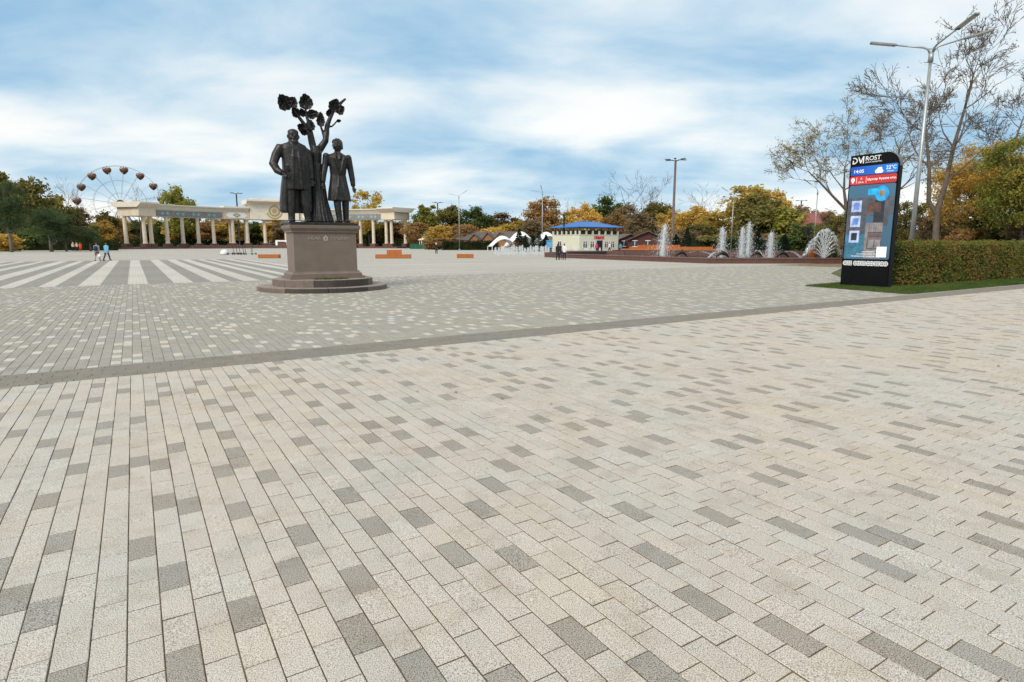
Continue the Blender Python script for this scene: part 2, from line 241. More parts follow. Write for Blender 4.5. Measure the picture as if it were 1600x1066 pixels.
# ------------------------------------------------------------------ mesh helpers
def raw_mesh(name, verts, quads):
    """fast mesh from numpy arrays: verts (n,3), faces (m,k)"""
    me = bpy.data.meshes.new(name); v = np.asarray(verts, np.float32); q = np.asarray(quads, np.int32)
    k = q.shape[1]
    me.vertices.add(len(v)); me.vertices.foreach_set('co', v.ravel())
    me.loops.add(q.size); me.loops.foreach_set('vertex_index', q.ravel())
    me.polygons.add(len(q)); me.polygons.foreach_set('loop_start', np.arange(0, q.size, k, dtype=np.int32))
    me.update(calc_edges=True); me.shade_flat(); return me
class MB:
    def __init__(s): s.v = []; s.f = []; s.mi = []; s.cur = 0
    def add(s, vs, fs):
        o = len(s.v); s.v += [tuple(p) for p in vs]; s.f += [tuple(o + i for i in f) for f in fs]; s.mi += [s.cur] * len(fs); return s
    def box(s, c, d, rz=0, tilt=None):
        x, y, z = d[0] / 2, d[1] / 2, d[2] / 2
        M = Matrix.Translation(c) @ (Matrix.Rotation(rz, 4, 'Z') if tilt is None else tilt.to_4x4())
        vs = [M @ Vector((sx * x, sy * y, sz * z)) for sz in (-1, 1) for sy in (-1, 1) for sx in (-1, 1)]
        return s.add(vs, [(0, 2, 3, 1), (4, 5, 7, 6), (0, 1, 5, 4), (2, 6, 7, 3), (0, 4, 6, 2), (1, 3, 7, 5)])
    def bbox(s, lo, hi):
        return s.box([(a + b) / 2 for a, b in zip(lo, hi)], [b - a for a, b in zip(lo, hi)])
    def cbox(s, c, d, b=.01, rz=0):       # box with a chamfered top edge
        x, y, z = d[0] / 2, d[1] / 2, d[2] / 2; M = Matrix.Translation(c) @ Matrix.Rotation(rz, 4, 'Z')
        vs = [(-x, -y, -z), (x, -y, -z), (x, y, -z), (-x, y, -z), (-x, -y, z - b), (x, -y, z - b), (x, y, z - b), (-x, y, z - b),
              (-x + b, -y + b, z), (x - b, -y + b, z), (x - b, y - b, z), (-x + b, y - b, z)]
        fs = [(3, 2, 1, 0), (8, 9, 10, 11)] + [(i, (i + 1) % 4, 4 + (i + 1) % 4, 4 + i) for i in range(4)] + [(4 + i, 4 + (i + 1) % 4, 8 + (i + 1) % 4, 8 + i) for i in range(4)]
        return s.add([M @ Vector(p) for p in vs], fs)
    def rings(s, rs, cap=True, close=True):
        n = len(rs[0]); vs = [p for r in rs for p in r]; fs = []
        for i in range(len(rs) - 1):
            for j in range(n if close else n - 1):
                k = (j + 1) % n; fs.append((i * n + j, i * n + k, (i + 1) * n + k, (i + 1) * n + j))
        if cap: fs += [tuple(reversed(range(n))), tuple((len(rs) - 1) * n + j for j in range(n))]
        return s.add(vs, fs)
    def tube(s, pts, rad, n=8, cap=True, flat=1.0):
        pts = [Vector(p) for p in pts]
        if not isinstance(rad, (list, tuple)): rad = [rad] * len(pts)
        rs = []; prev = None
        for i, p in enumerate(pts):
            d = (pts[min(i + 1, len(pts) - 1)] - pts[max(i - 1, 0)]); d = d.normalized() if d.length > 1e-9 else Vector((0, 0, 1))
            a = prev if prev is not None else (Vector((1, 0, 0)) if abs(d.x) < .8 else Vector((0, 1, 0)))
            a = (a - d * a.dot(d)).normalized(); b = d.cross(a); prev = a
            rs.append([p + (a * math.cos(t) + b * math.sin(t) * flat) * rad[i] for t in [2 * math.pi * k / n for k in range(n)]])
        return s.rings(rs, cap)
    def loft(s, secs, n=20, fold=0, ph=0):  # secs: (cx, cy, z, rx, ry[, fold amount])
        rs = []
        for q in secs:
            fa = q[5] if len(q) > 5 else 0
            rs.append([Vector((q[0] + q[3] * math.cos(t) * (1 + fa * math.sin(fold * t + ph + q[2])), q[1] + q[4] * math.sin(t) * (1 + fa * math.sin(fold * t + ph + q[2])), q[2])) for t in [2 * math.pi * k / n for k in range(n)]])
        return s.rings(rs)
    def ball(s, c, r, n=12, m=8):
        r = r if isinstance(r, (list, tuple)) else (r, r, r); rs = []
        for i in range(1, m):
            t = math.pi * i / m
            rs.append([Vector((c[0] + r[0] * math.sin(t) * math.cos(a), c[1] + r[1] * math.sin(t) * math.sin(a), c[2] - r[2] * math.cos(t))) for a in [2 * math.pi * k / n for k in range(n)]])
        return s.rings(rs)
    def prism(s, poly, z0, z1):
        n = len(poly); vs = [(p[0], p[1], z0) for p in poly] + [(p[0], p[1], z1) for p in poly]
        return s.add(vs, [tuple(reversed(range(n))), tuple(range(n, 2 * n))] + [(i, (i + 1) % n, n + (i + 1) % n, n + i) for i in range(n)])
    def yprism(s, poly, y0, y1):          # outline in x, z pushed along y
        n = len(poly); vs = [(p[0], y0, p[1]) for p in poly] + [(p[0], y1, p[1]) for p in poly]
        return s.add(vs, [tuple(range(n)), tuple(reversed(range(n, 2 * n)))] + [(i, n + i, n + (i + 1) % n, (i + 1) % n) for i in range(n)])
    def lathe(s, prof, n=20, c=(0, 0, 0)):
        return s.rings([[Vector((c[0] + r * math.cos(t), c[1] + r * math.sin(t), c[2] + z)) for t in [2 * math.pi * k / n for k in range(n)]] for r, z in prof])
    def mesh(s, name, mat, smooth=False):
        me = bpy.data.meshes.new(name); me.from_pydata(s.v, [], s.f)
        for m_ in (mat if isinstance(mat, list) else [mat]): me.materials.append(MATS[m_])
        if isinstance(mat, list): me.polygons.foreach_set('material_index', s.mi)
        if smooth: me.polygons.foreach_set('use_smooth', [True] * len(me.polygons))
        me.update(); return me
    def build(s, name, mat, parent=None, smooth=False, remesh=None, sm=0, subd=0):
        o = bpy.data.objects.new(name, s.mesh(name, mat, smooth)); col.objects.link(o); o.parent = parent
        if remesh:
            md = o.modifiers.new('merge', 'REMESH'); md.mode = 'VOXEL'; md.voxel_size = remesh; md.use_smooth_shade = True
            if sm:
                q = o.modifiers.new('soften', 'SMOOTH'); q.factor = .5; q.iterations = sm
        return o
def thing(name, label, cat, loc=(0, 0, 0), rz=0, group=None):
    o = bpy.data.objects.new(name, None); col.objects.link(o); o.location = loc; o.rotation_euler = (0, 0, rz); o.empty_display_size = .2
    o['label'] = label; o['category'] = cat
    if group: o['group'] = group
    return o
def tag(o, label, cat, group=None):
    o['label'] = label; o['category'] = cat
    if group: o['group'] = group
    return o
def struct(o, label=None):
    o['kind'] = 'structure'
    if label: o['label'] = label
    return o
def link(name, me, parent=None, loc=(0, 0, 0), rz=0, scale=None):
    o = bpy.data.objects.new(name, me); col.objects.link(o); o.parent = parent; o.location = loc; o.rotation_euler = (0, 0, rz)
    if scale: o.scale = scale
    return o
def text(name, s, size, loc, parent, mat, depth=.004, align='LEFT', sx=1.0, bold=0.0):
    cu = bpy.data.curves.new('t', 'FONT'); cu.body = s; cu.size = size; cu.align_x = align; cu.extrude = depth / 2; cu.offset = bold; cu.resolution_u = 3
    to = bpy.data.objects.new('t', cu); me = bpy.data.meshes.new_from_object(to); bpy.data.objects.remove(to); me.materials.clear(); me.materials.append(MATS[mat])
    o = link(name, me, parent, loc); o.rotation_euler = (R(90), 0, 0); o.scale = (sx, 1, 1); return o
ORD = ['first', 'second', 'third', 'fourth', 'fifth', 'sixth', 'seventh', 'eighth', 'ninth', 'tenth', 'eleventh', 'twelfth', 'thirteenth', 'fourteenth', 'fifteenth', 'sixteenth', 'seventeenth', 'eighteenth', 'nineteenth', 'twentieth', 'twenty-first', 'twenty-second', 'twenty-third', 'twenty-fourth', 'twenty-fifth', 'twenty-sixth', 'twenty-seventh', 'twenty-eighth']

# ------------------------------------------------------------------ ground and paving
g = struct(link('ground', raw_mesh('ground', [(-1500, -300, -.06), (1500, -300, -.06), (1500, 2500, -.06), (-1500, 2500, -.06)], [(0, 1, 2, 3)])), 'park ground of grass and leaf litter around the square')
g.data.materials.append(MATS['park_ground'])
def sheet(name, pts, z, mat, parent=None):
    me = raw_mesh(name, [(p.x, p.y, z) for p in pts], [tuple(range(len(pts)))]); me.materials.append(MATS[mat])
    o = link(name, me, parent)
    if parent is None: struct(o)
    return o
V0, V1, V2 = 8.58, 9.40, 28.0            # strip near edge, strip far edge, end of the grey field
near = sheet('plaza_paving', [uv(-40, -12), uv(70, -12), uv(70, V0 + .01), uv(-40, V0 + .01)], -.007, 'joint_sand'); near['label'] = 'pale granite paver field in the foreground with scattered grey pavers'
grey = sheet('grey_plaza_paving', [uv(-40, V0 + .01), uv(70, V0 + .01), uv(70, V2 + .01), uv(-40, V2 + .01)], -.007, 'joint_sand'); grey['label'] = 'grey paver field with scattered pale pavers around the monument'
far = sheet('far_plaza_paving', [uv(-75, V2 + .01), uv(48, V2 + .01), uv(60, 60), uv(90, 84), uv(100, 110), uv(90, 185), uv(60, 215), uv(-20, 215), uv(-25, 165), uv(-75, 165)], -.004, 'far_pale'); far['label'] = 'wide pale paved square stretching to the colonnade and the cafe'
PW, PL, GAP = .126, .252, .0032
def paver_block(hw, hl, b=.0026, dz=-.011):
    return [(-hw, -hl, dz), (hw, -hl, dz), (hw, hl, dz), (-hw, hl, dz), (-hw, -hl, -b), (hw, -hl, -b), (hw, hl, -b), (-hw, hl, -b), (-hw + b, -hl + b, 0), (hw - b, -hl + b, 0), (hw - b, hl - b, 0), (-hw + b, hl - b, 0)]
PF = [(8, 9, 10, 11)] + [(4 + i, 4 + (i + 1) % 4, 8 + (i + 1) % 4, 8 + i) for i in range(4)] + [(i, (i + 1) % 4, 4 + (i + 1) % 4, 4 + i) for i in range(4)]
TMPL = np.array(paver_block(PW / 2 - .0024, PL / 2 - .0026)); PFA = np.array(PF)
rng = np.random.default_rng(11)
def project(p):                           # ground point -> photo pixel
    dx, dy, dz = p[:, 0], p[:, 1], p[:, 2] - EYE
    fw = dy * CP - dz * SP; up = dy * SP + dz * CP
    return 800 + F * dx / fw, 533 - F * up / fw, fw
def field(u0, u1, v0, v1, along_u=False):
    """centres (u,v) of pavers in running bond, rows along v (or along u), only those the lens can see"""
    cs = []
    if along_u:
        nr = max(1, round((v1 - v0) / PW)); pw = (v1 - v0) / nr
        for i in range(nr):
            off = rng.uniform(0, PL); cs.append(np.column_stack([np.arange(u0 + off, u1, PL), np.full(len(np.arange(u0 + off, u1, PL)), v0 + (i + .5) * pw)]))
    else:
        for i in range(int((u1 - u0) / PW)):
            off = (PL / 2 if i % 2 else 0) + rng.normal(0, .02)
            vv = np.arange(v0 - PL + off, v1 + PL, PL); cs.append(np.column_stack([np.full(len(vv), u0 + (i + .5) * PW), vv]))
    c = np.vstack(cs); P = c[:, :1] * np.array(U)[None, :] + c[:, 1:] * np.array(V)[None, :]
    x, y, fw = project(P)
    ok = (fw > .3) & (x > -260) & (x < 1860) & (y < 1330) & (y > 0)
    return c[ok], P[ok], x[ok], y[ok], fw[ok]
def lay(parent, c, P, fw, flags, mats, singles, vmin, vmax, name, along_u=False, nsingle=300):
    """the nearest pavers as objects sharing two meshes, all others as one joined part"""
    x, y, _ = project(P)
    inside = (x > 5) & (x < 1595) & (y < 1060) & (c[:, 1] - PL / 2 > vmin) & (c[:, 1] + PL / 2 < vmax)
    order = np.argsort(np.where(inside, fw, 1e9)); big = order[:nsingle] if nsingle else order[:0]
    rest = np.ones(len(c), bool); rest[big] = False
    if nsingle:
        me2 = []
        for mt in singles:
            me = raw_mesh('paver', TMPL, PFA); me.materials.append(MATS[mt]); me.materials.append(MATS['joint_dirt']); me.polygons.foreach_set('material_index', [0] * 5 + [1] * 4); me2.append(me)
        for i in big:
            o = link('paver', me2[int(flags[i])], parent, (P[i, 0], P[i, 1], rng.normal(0, .0007)), TH); o.rotation_euler = (rng.normal(0, .004), rng.normal(0, .005), TH + rng.normal(0, .002))
    ct, st = math.cos(TH), math.sin(TH)
    for k in (0, 1):
        sel = rest & (flags == k)
        if not sel.any(): continue
        n = sel.sum(); T = np.repeat(TMPL[None], n, 0).copy()
        if along_u: T = T[:, :, [1, 0, 2]] * np.array([1, -1, 1])
        cc = c[sel]; lv = T[:, :, 1] + cc[:, 1:2]
        lv = np.clip(lv, vmin + .002, vmax - .002); lu = T[:, :, 0] + cc[:, 0:1] + rng.normal(0, .0008, (n, 1))
        tz = T[:, :, 2] + rng.normal(0, .0007, (n, 1)) + T[:, :, 0] * rng.normal(0, .008, (n, 1))
        vs = np.stack([lu * ct - lv * st, lu * st + lv * ct, tz], 2).reshape(-1, 3)
        keep = (lv.max(1) - lv.min(1)) > .02
        fs = (PFA[None] + (np.arange(n) * 12)[:, None, None])[keep].reshape(-1, 4)
        me = raw_mesh(name, vs, fs); me.materials.append(MATS[mats[k]]); me.materials.append(MATS['joint_dirt']); me.polygons.foreach_set('material_index', np.tile(np.array([0] * 5 + [1] * 4, np.int32), len(fs) // 9))
        o = link(name, me, parent); o['kind'] = 'stuff'
def scatter_flags(c, dens, lat):
    """odd-coloured pavers: sparse, seldom touching"""
    fl = np.zeros(len(c), int); seen = {}
    for i in rng.permutation(len(c))[:int(len(c) * dens * 1.5)]:
        r0, v_ = round(c[i, 0] / PW), c[i, 1]
        if any(abs(v_ - q_) < PL * (1.1 if dr == 0 else .8) for dr in (-1, 0, 1) for q_ in seen.get(r0 + dr, ())) and rng.random() < .9: continue
        fl[i] = 1; seen.setdefault(r0, []).append(v_)
    return fl
c, P, x, y, fw = field(-12, 40, -2.0, V0)
fl = scatter_flags(c, .125, 0); lay(near, c, P, fw, fl, ('paver_light', 'paver_dark'), ('paver_light_single', 'paver_dark_single'), -3, V0, 'paver_field')
c, P, x, y, fw = field(-14, 40, V1, V2)
fl = scatter_flags(c, .13, 0); lay(grey, c, P, fw, fl, ('paver_grey', 'paver_pale'), ('paver_grey_single', 'paver_pale_single'), V1, V2, 'paver_field')
strip = sheet('border_strip', [uv(-40, V0), uv(70, V0), uv(70, V1), uv(-40, V1)], -.004, 'joint_sand'); strip['label'] = 'dark grey border strip crossing the paving'
c, P, x, y, fw = field(-14, 60, V0, V1, True)
lay(strip, c, P, fw, np.zeros(len(c), int), ('paver_strip', 'paver_strip'), None, V0 - .2, V1 + .2, 'strip_pavers', True, 0)
# broad pale and grey paving bands left of the monument
edges_px = [(3, 16), (48, 67), (88, 115), (127, 141), (166, 184), (196, 220), (236.7, 248.7), (271, 288), (298, 320), (334, 345), (367, 381), (401, 416)]
def u_at_near(px):
    lo, hi = -200., 60.
    for _ in range(50):
        mid = (lo + hi) / 2; p = uv(mid, V2); x, _, _ = project(np.array([[p.x, p.y, 0]]))
        if x[0] < px: lo = mid
        else: hi = mid
    return lo
pale = [(u_at_near(a), u_at_near(b)) for a, b in edges_px]
u_l = pale[0][0]; u_r = pale[-1][1]; rr = random.Random(3)
while u_l > -62:
    gap, wd = rr.choice([.5, .7, .9]), rr.choice([.5, .7, 1.0]); pale.insert(0, (u_l - gap - wd, u_l - gap)); u_l -= gap + wd
while u_r < 9.2:
    gap, wd = rr.choice([.5, .7, .9]), rr.choice([.5, .7]); pale.append((u_r + gap, u_r + gap + wd)); u_r += gap + wd
def band(u0, u1, mat):
    o = sheet('paving_band', [uv(u0, V2 + .02), uv(u1, V2 + .02), uv(u1, 67.5), uv(u0, 67.5)], .0, mat, far); return o
for i, (a, b) in enumerate(pale):
    band(a, b, 'far_white')
    if i + 1 < len(pale): band(b + .001, pale[i + 1][0] - .001, 'far_grey')
for (v0, v1, mt) in ((30.0, 30.5, 'far_white'), (33.5, 34.1, 'far_white'), (42, 43, 'far_white'), (48, 48.6, 'far_white')):
    sheet('paving_band', [uv(13.2, v0), uv(38, v0), uv(38, v1), uv(13.2, v1)], .0, mt, far)

# park soil and lawn right of the square
sheet('park_lawn', [uv(20.6, V1 + .1), uv(150, V1 + .1), uv(190, 60), uv(120, 95), uv(95, 84), uv(63, 60), uv(51, 28), uv(44, 24.5), uv(31.5, 18.4), uv(26, 14.3), uv(21.4, 13.5)], .012, 'park_ground')
def blades(name, n, area, h, seed, mat, label):
    r = np.random.default_rng(seed); p = np.array([area(r) for _ in range(n)])
    a = r.uniform(0, 6.28, n); hh = h * r.uniform(.5, 1.3, n); wd = .009; lean = r.normal(0, .35, (n, 2)) * hh[:, None]
    b0 = np.column_stack([p[:, 0] - np.cos(a) * wd, p[:, 1] - np.sin(a) * wd, np.full(n, .01)]); b1 = np.column_stack([p[:, 0] + np.cos(a) * wd, p[:, 1] + np.sin(a) * wd, np.full(n, .01)])
    t = np.column_stack([p[:, 0] + lean[:, 0], p[:, 1] + lean[:, 1], hh])
    me = raw_mesh(name, np.stack([b0, b1, t], 1).reshape(-1, 3), np.arange(3 * n).reshape(-1, 3)); me.materials.append(MATS[mat])
    o = link(name, me); o['kind'] = 'stuff'; o['label'] = label; return o
def lawn_pt(r):
    while True:
        u, v = r.uniform(20.6, 34), r.uniform(V1 + .12, 13.5)
        if v < 11.5 or u < 24.3:
            if u < 20.7 + (v - V1) * .18: continue
            p = uv(u, v); return p.x, p.y
blades('grass', 42000, lawn_pt, .075, 5, 'grass_blade', 'short green grass around the kiosk and along the hedge foot')

# ------------------------------------------------------------------ monument: stepped stone pedestal
PC = Vector((-6.70, 21.45, 0))
ped = thing('pedestal', 'brown stone pedestal with two round steps under the bronze statue', 'pedestal', PC, TH)
def curved_slab(r0, r1, z0, z1, a0, a1, mat, name, b=.012):
    m = MB(); n = 7; rs = []
    for i in range(n):
        a = a0 + (a1 - a0) * i / (n - 1); ca, sa = math.cos(a), math.sin(a)
        rs.append([Vector((ca * r, sa * r, z)) for r, z in ((r0, z0), (r1, z0), (r1, z1 - b), (r1 - b, z1), (r0, z1))])
    m.rings(rs); return m.build(name, mat, ped)
rr = random.Random(5)
for (r0, r1, z0, z1, n, a_s, darks) in ((1.45, 2.20, 0, .15, 10, .12, (6, 7)), (1.0, 1.70, .153, .385, 10, -.12, (7, 8))):
    for k in range(n):
        a0 = a_s + 2 * math.pi * k / n + .004; a1 = a_s + 2 * math.pi * (k + 1) / n - .004
        o = curved_slab(r0, r1, z0, z1, a0, a1, 'stone_step_dark' if k in darks else 'stone_step', 'stone_slab')
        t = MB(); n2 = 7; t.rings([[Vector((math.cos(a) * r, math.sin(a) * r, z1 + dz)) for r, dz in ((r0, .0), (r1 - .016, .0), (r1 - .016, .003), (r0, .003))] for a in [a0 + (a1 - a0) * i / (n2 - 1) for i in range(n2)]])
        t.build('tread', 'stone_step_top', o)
m = MB(); m.lathe([(1.44, .02), (1.44, .147), (.99, .148), (.99, .383)], 40); m.build('core', 'stone_step', ped)
m = MB(); m.bbox((-1.27, -.74, .389), (1.27, .74, .47)); m.rings([[Vector((sx * (1.20 - d), sy * (.66 - d), z)) for sx, sy in ((-1, -1), (1, -1), (1, 1), (-1, 1))] for d, z in ((0, .47), (0, .55), (.06, .60), (.07, .64))]); m.build('base_moulding', 'stone_pedestal', ped)
m = MB(); m.rings([[Vector((sx * x, sy * y_, z)) for sx, sy in ((-1, -1), (1, -1), (1, 1), (-1, 1))] for x, y_, z in ((1.07, .555, .64), (1.065, .55, 1.94))]); die = m.build('die', 'stone_pedestal', ped)
m = MB(); m.rings([[Vector((sx * (1.07 + d), sy * (.55 + d), z)) for sx, sy in ((-1, -1), (1, -1), (1, 1), (-1, 1))] for d, z in ((0, 1.94), (.05, 1.96), (.055, 2.02), (.075, 2.03), (.12, 2.10), (.125, 2.19), (.10, 2.20))]); m.build('cap_moulding', 'stone_pedestal', ped)
text('lettering', 'АБАЙ', .135, (-.17, -.562, 1.715), die, 'engraving', .01, 'RIGHT', 1.15)
text('lettering', 'ПУШКИН', .135, (.17, -.562, 1.715), die, 'engraving', .01, 'LEFT', 1.15)
m = MB(); m.yprism([(.085 * math.cos(t), 1.755 + .085 * math.sin(t)) for t in [2 * math.pi * k / 18 for k in range(18)]], -.564, -.552); m.yprism([(-.03, 1.82), (.03, 1.82), (0, 1.90)], -.567, -.552)
em = m.build('emblem', 'engraving', die)
m = MB(); m.yprism([(-.02, 1.71), (.02, 1.71), (.012, 1.80), (-.012, 1.80)], -.569, -.560); m.build('emblem_bar', 'stone_pedestal', die)
# weeds in the joint of the steps
r_ = random.Random(4); vs = []; fs = []
for k in range(420):
    a = R(r_.uniform(-118, -62)); rad = r_.gauss(1.12, .09); px_, py_ = math.cos(a) * rad, math.sin(a) * rad
    if py_ > -.80: py_ = -.80 - abs(r_.gauss(0, .06))
    h_ = r_.uniform(.02, .075); l_ = [r_.gauss(0, .03), r_.gauss(0, .03)]; i = len(vs); an = r_.uniform(0, 6.3)
    vs += [(px_ - .014 * math.cos(an), py_ - .014 * math.sin(an), .388), (px_ + .014 * math.cos(an), py_ + .014 * math.sin(an), .388), (px_ + l_[0], py_ + l_[1], .388 + h_)]; fs.append((i, i + 1, i + 2))
me = raw_mesh('weeds', vs, fs); me.materials.append(MATS['grass_blade']); o = link('weeds', me, ped); o['kind'] = 'stuff'

# ------------------------------------------------------------------ bronze statue: two figures beside a tree
st = thing('statue', 'dark bronze statue of two standing men beside a leafy tree', 'statue', PC + Vector((0, 0, 2.2)), TH)
m = MB(); m.cbox((0, 0, .035), (2.26, 1.10, .07), .012); m.cbox((-.05, .02, .085), (2.2, .95, .05), .02); m.build('base_plate', 'bronze', st)
K = .00446
def S(zx, zy, d=0.0): return Vector(((zx - 394) * K, d, (1020 - zy) * K * .985 + .10))
def limb(m, pts, rad, n=12, flat=1.0): m.tube(pts, rad, n, True, flat)
def sculpt_head(m, c, r, beard=True, curls=False, side=True):
    c = Vector(c)
    m.ball(c, (r * .80, r * .95, r * 1.08), 18, 14)                                # skull
    m.ball(c + Vector((0, -r * .22, -r * .55)), (r * .62, r * .66, r * .62), 14, 10)   # jaw
    m.tube([c + Vector((0, -r * .92, r * .18)), c + Vector((0, -r * 1.10, -r * .16)), c + Vector((0, -r * .95, -r * .28))], [r * .10, r * .17, r * .14], 8)  # nose
    m.ball(c + Vector((0, -r * .82, r * .26)), (r * .58, r * .20, r * .10), 12, 6)     # brow
    for s in (-1, 1):
        m.ball(c + Vector((s * r * .30, -r * .84, r * .06)), (r * .13, r * .09, r * .08), 8, 6)
        m.ball(c + Vector((s * r * .82, -r * .02, -r * .05)), (r * .12, r * .18, r * .28), 8, 6)
        m.ball(c + Vector((s * r * .42, -r * .62, -r * .25)), (r * .26, r * .24, r * .22), 8, 6)
    m.ball(c + Vector((0, -r * .88, -r * .50)), (r * .26, r * .12, r * .07), 10, 6)    # mouth
    if beard:
        m.ball(c + Vector((0, -r * .58, -r * .88)), (r * .56, r * .44, r * .52), 14, 10); m.ball(c + Vector((0, -r * .90, -r * .42)), (r * .42, r * .14, r * .10), 10, 6)
        m.lathe([(r * .74, .0), (r * .80, r * .06), (r * .74, r * .26), (r * .52, r * .46), (r * .2, r * .56)], 18, (c.x, c.y + r * .04, c.z + r * .48))  # skullcap
    if curls:
        rc = random.Random(2)
        for k in range(34):
            a = rc.uniform(0, 6.28); e = rc.uniform(.15, 1.5); q = Vector((math.cos(a) * math.cos(e) * r * .84, math.sin(a) * math.cos(e) * r * .9 + r * .14, math.sin(e) * r * 1.06))
            if q.y < -r * .55 and q.z < r * .62: continue
            m.ball(c + q, r * rc.uniform(.17, .27), 7, 5)
        for s in (-1, 1):
            for k in range(4): m.ball(c + Vector((s * r * .76, -r * (.22 + .02 * k), r * (.15 - .22 * k))), r * .19, 7, 5)
def sculpt_hand(m, p, d, side, r=.085, curl=1.0):
    """palm, four bent fingers of unequal length and a thumb off its side"""
    p = Vector(p); d = Vector(d).normalized(); out = Vector((side, 0, 0)); out = (out - d * out.dot(d)).normalized(); nrm = d.cross(out).normalized()
    m.tube([p - d * r * .5, p + d * r * .5, p + d * r * 1.5], [r * .62, r * .80, r * .72], 10, True, .6)
    fd = nrm if nrm.y < 0 else -nrm
    for k, ln in enumerate((1.0, 1.14, 1.08, .86)):
        b = p + d * r * 1.35 + out * r * (.54 - .36 * k)
        m.tube([b, b + d * r * .62 * ln + fd * r * .15 * curl, b + d * r * .95 * ln + fd * r * .62 * curl, b + d * r * .70 * ln + fd * r * 1.05 * curl], [r * .22, r * .21, r * .19, r * .15], 7)
    b = p + out * r * .55 + d * r * .3
    m.tube([b, b + out * r * .45 + d * r * .5 + fd * r * .2, b + out * r * .40 + d * r * 1.05 + fd * r * .45], [r * .26, r * .22, r * .17], 7)
def quad_secs(rows, d0=0.0):
    """rows: (left zx, right zx, zy, depth half width, depth centre, fold)"""
    res = []
    for (a, b, zy, ry, dy, fo) in rows:
        p = S((a + b) / 2, zy); res.append((p.x, d0 + dy, p.z, (b - a) / 2 * K, ry, fo))
    return res
# heavier bearded man in an open long coat, left
m = MB(); D0 = -.08
for (x0, x1, bx) in ((178, 176, 165), (275, 278, 286)):                              # legs, boots
    limb(m, [S(x0, 740, D0), S(x1, 880, D0 - .03), S(bx + 8, 985, D0 - .02), S(bx + 8, 1012, D0 - .02)], [.17, .14, .115, .12], 12)
    m.ball(S(bx + 6, 1006, D0 - .13), (.105, .23, .075), 12, 8)
m.loft(quad_secs([(130, 312, 775, .27, 0, .03), (128, 312, 700, .28, 0, .02), (132, 308, 620, .29, -.02, .01), (128, 312, 540, .28, -.01, .01), (112, 318, 470, .25, 0, 0), (130, 305, 440, .21, 0, 0), (175, 262, 422, .15, 0, 0), (188, 248, 405, .12, 0, 0)], D0), 28, 9)
# outer coat: open shell falling behind the legs
for (xa, xb, xc, s) in ((96, 162, 105, -1), (268, 334, 300, 1)):
    rows = [(xa, xb, 940, .23, .10, .06), (xa + 4, xb + 4, 860, .24, .10, .05), (xa + 16 if s < 0 else xa + 4, xb + 2, 760, .24, .08, .04), (xa + 34 if s < 0 else xa, xb - 2 if s > 0 else xb + 10, 640, .25, .04, .02), (xa + 32 if s < 0 else xa - 6, xb - 14 if s > 0 else xb + 12, 520, .22, .02, 0), (118 if s < 0 else 262, 170 if s < 0 else 310, 455, .16, .02, 0)]
    m.loft(quad_secs(rows, D0), 22, 7, s)
m.loft(quad_secs([(110, 330, 948, .12, .24, .03), (120, 322, 760, .12, .22, .02), (140, 310, 600, .14, .16, 0)], D0), 24, 11)
for (pts, rad) in (([(152, 470, .0), (120, 470, .0), (90, 520, .0), (64, 590, -.02), (84, 640, -.16), (112, 662, -.30)], [.13, .165, .15, .145, .125, .095]),
                   ([(285, 470, .0), (315, 490, .0), (326, 570, .0), (328, 640, -.03), (333, 690, -.06)], [.13, .155, .135, .125, .10])):
    limb(m, [S(a, b, D0 + d) for a, b, d in pts], rad, 14)
sculpt_hand(m, S(122, 668, D0 - .33), (.75, -.3, -.45), -1, .088); sculpt_hand(m, S(336, 700, D0 - .07), (.1, -.1, -1), 1, .085)
for s in (-1, 1): limb(m, [S(219 + s * 12, 445, D0 - .2), S(219 + s * 24, 540, D0 - .30), S(219 + s * 30, 690, D0 - .29), S(219 + s * 34, 770, D0 - .27)], [.03, .035, .03, .03], 8)   # coat edges
for k in range(5): m.ball(S(219, 480 + 42 * k, D0 - .255 - .01 * k), .022, 8, 6)
limb(m, [S(150, 600, D0 - .24), S(165, 640, D0 - .27)], [.03, .03], 6)
sculpt_head(m, S(217, 378, D0 - .03), .225, True)
m.build('standing_man', 'bronze', st, True, .021, 2)['label'] = 'bearded man in a long open coat, right fist before him'
# slimmer curly-haired man in a tailcoat, right
m = MB(); D0 = -.05
for (x0, x1, bx, dy) in ((527, 527, 536, -.06), (595, 597, 597, .05)):
    limb(m, [S(x0, 760, D0), S(x1, 880, D0 + dy), S(bx, 985, D0 + dy), S(bx, 1012, D0 + dy)], [.15, .128, .10, .105], 12); m.ball(S(bx + (4 if bx > 560 else -4), 1006, D0 + dy - .11), (.09, .21, .07), 12, 8)
m.loft(quad_secs([(457, 640, 845, .29, 0, .04), (462, 632, 780, .27, 0, .03), (475, 618, 710, .23, 0, .02), (484, 606, 645, .20, 0, 0), (478, 616, 570, .23, -.01, 0), (462, 630, 510, .22, 0, 0), (480, 612, 488, .18, 0, 0), (522, 575, 472, .12, 0, 0), (527, 570, 455, .105, 0, 0)], D0), 28, 10)
for (pts, rad) in (([(482, 505, 0), (458, 512, 0), (448, 575, .0), (432, 640, -.03), (423, 705, -.06)], [.10, .125, .11, .10, .08]), ([(612, 510, 0), (632, 515, 0), (645, 590, .0), (655, 670, -.03), (659, 725, -.05)], [.10, .125, .11, .10, .08])):
    limb(m, [S(a, b, D0 + d) for a, b, d in pts], rad, 14); m.ball(S(pts[1][0], pts[1][1] - 8, D0), (.115, .14, .12), 12, 8)
sculpt_hand(m, S(421, 720, D0 - .07), (-.02, -.15, -1), -1, .078); sculpt_hand(m, S(660, 738, D0 - .06), (.1, -.2, -1), 1, .078)
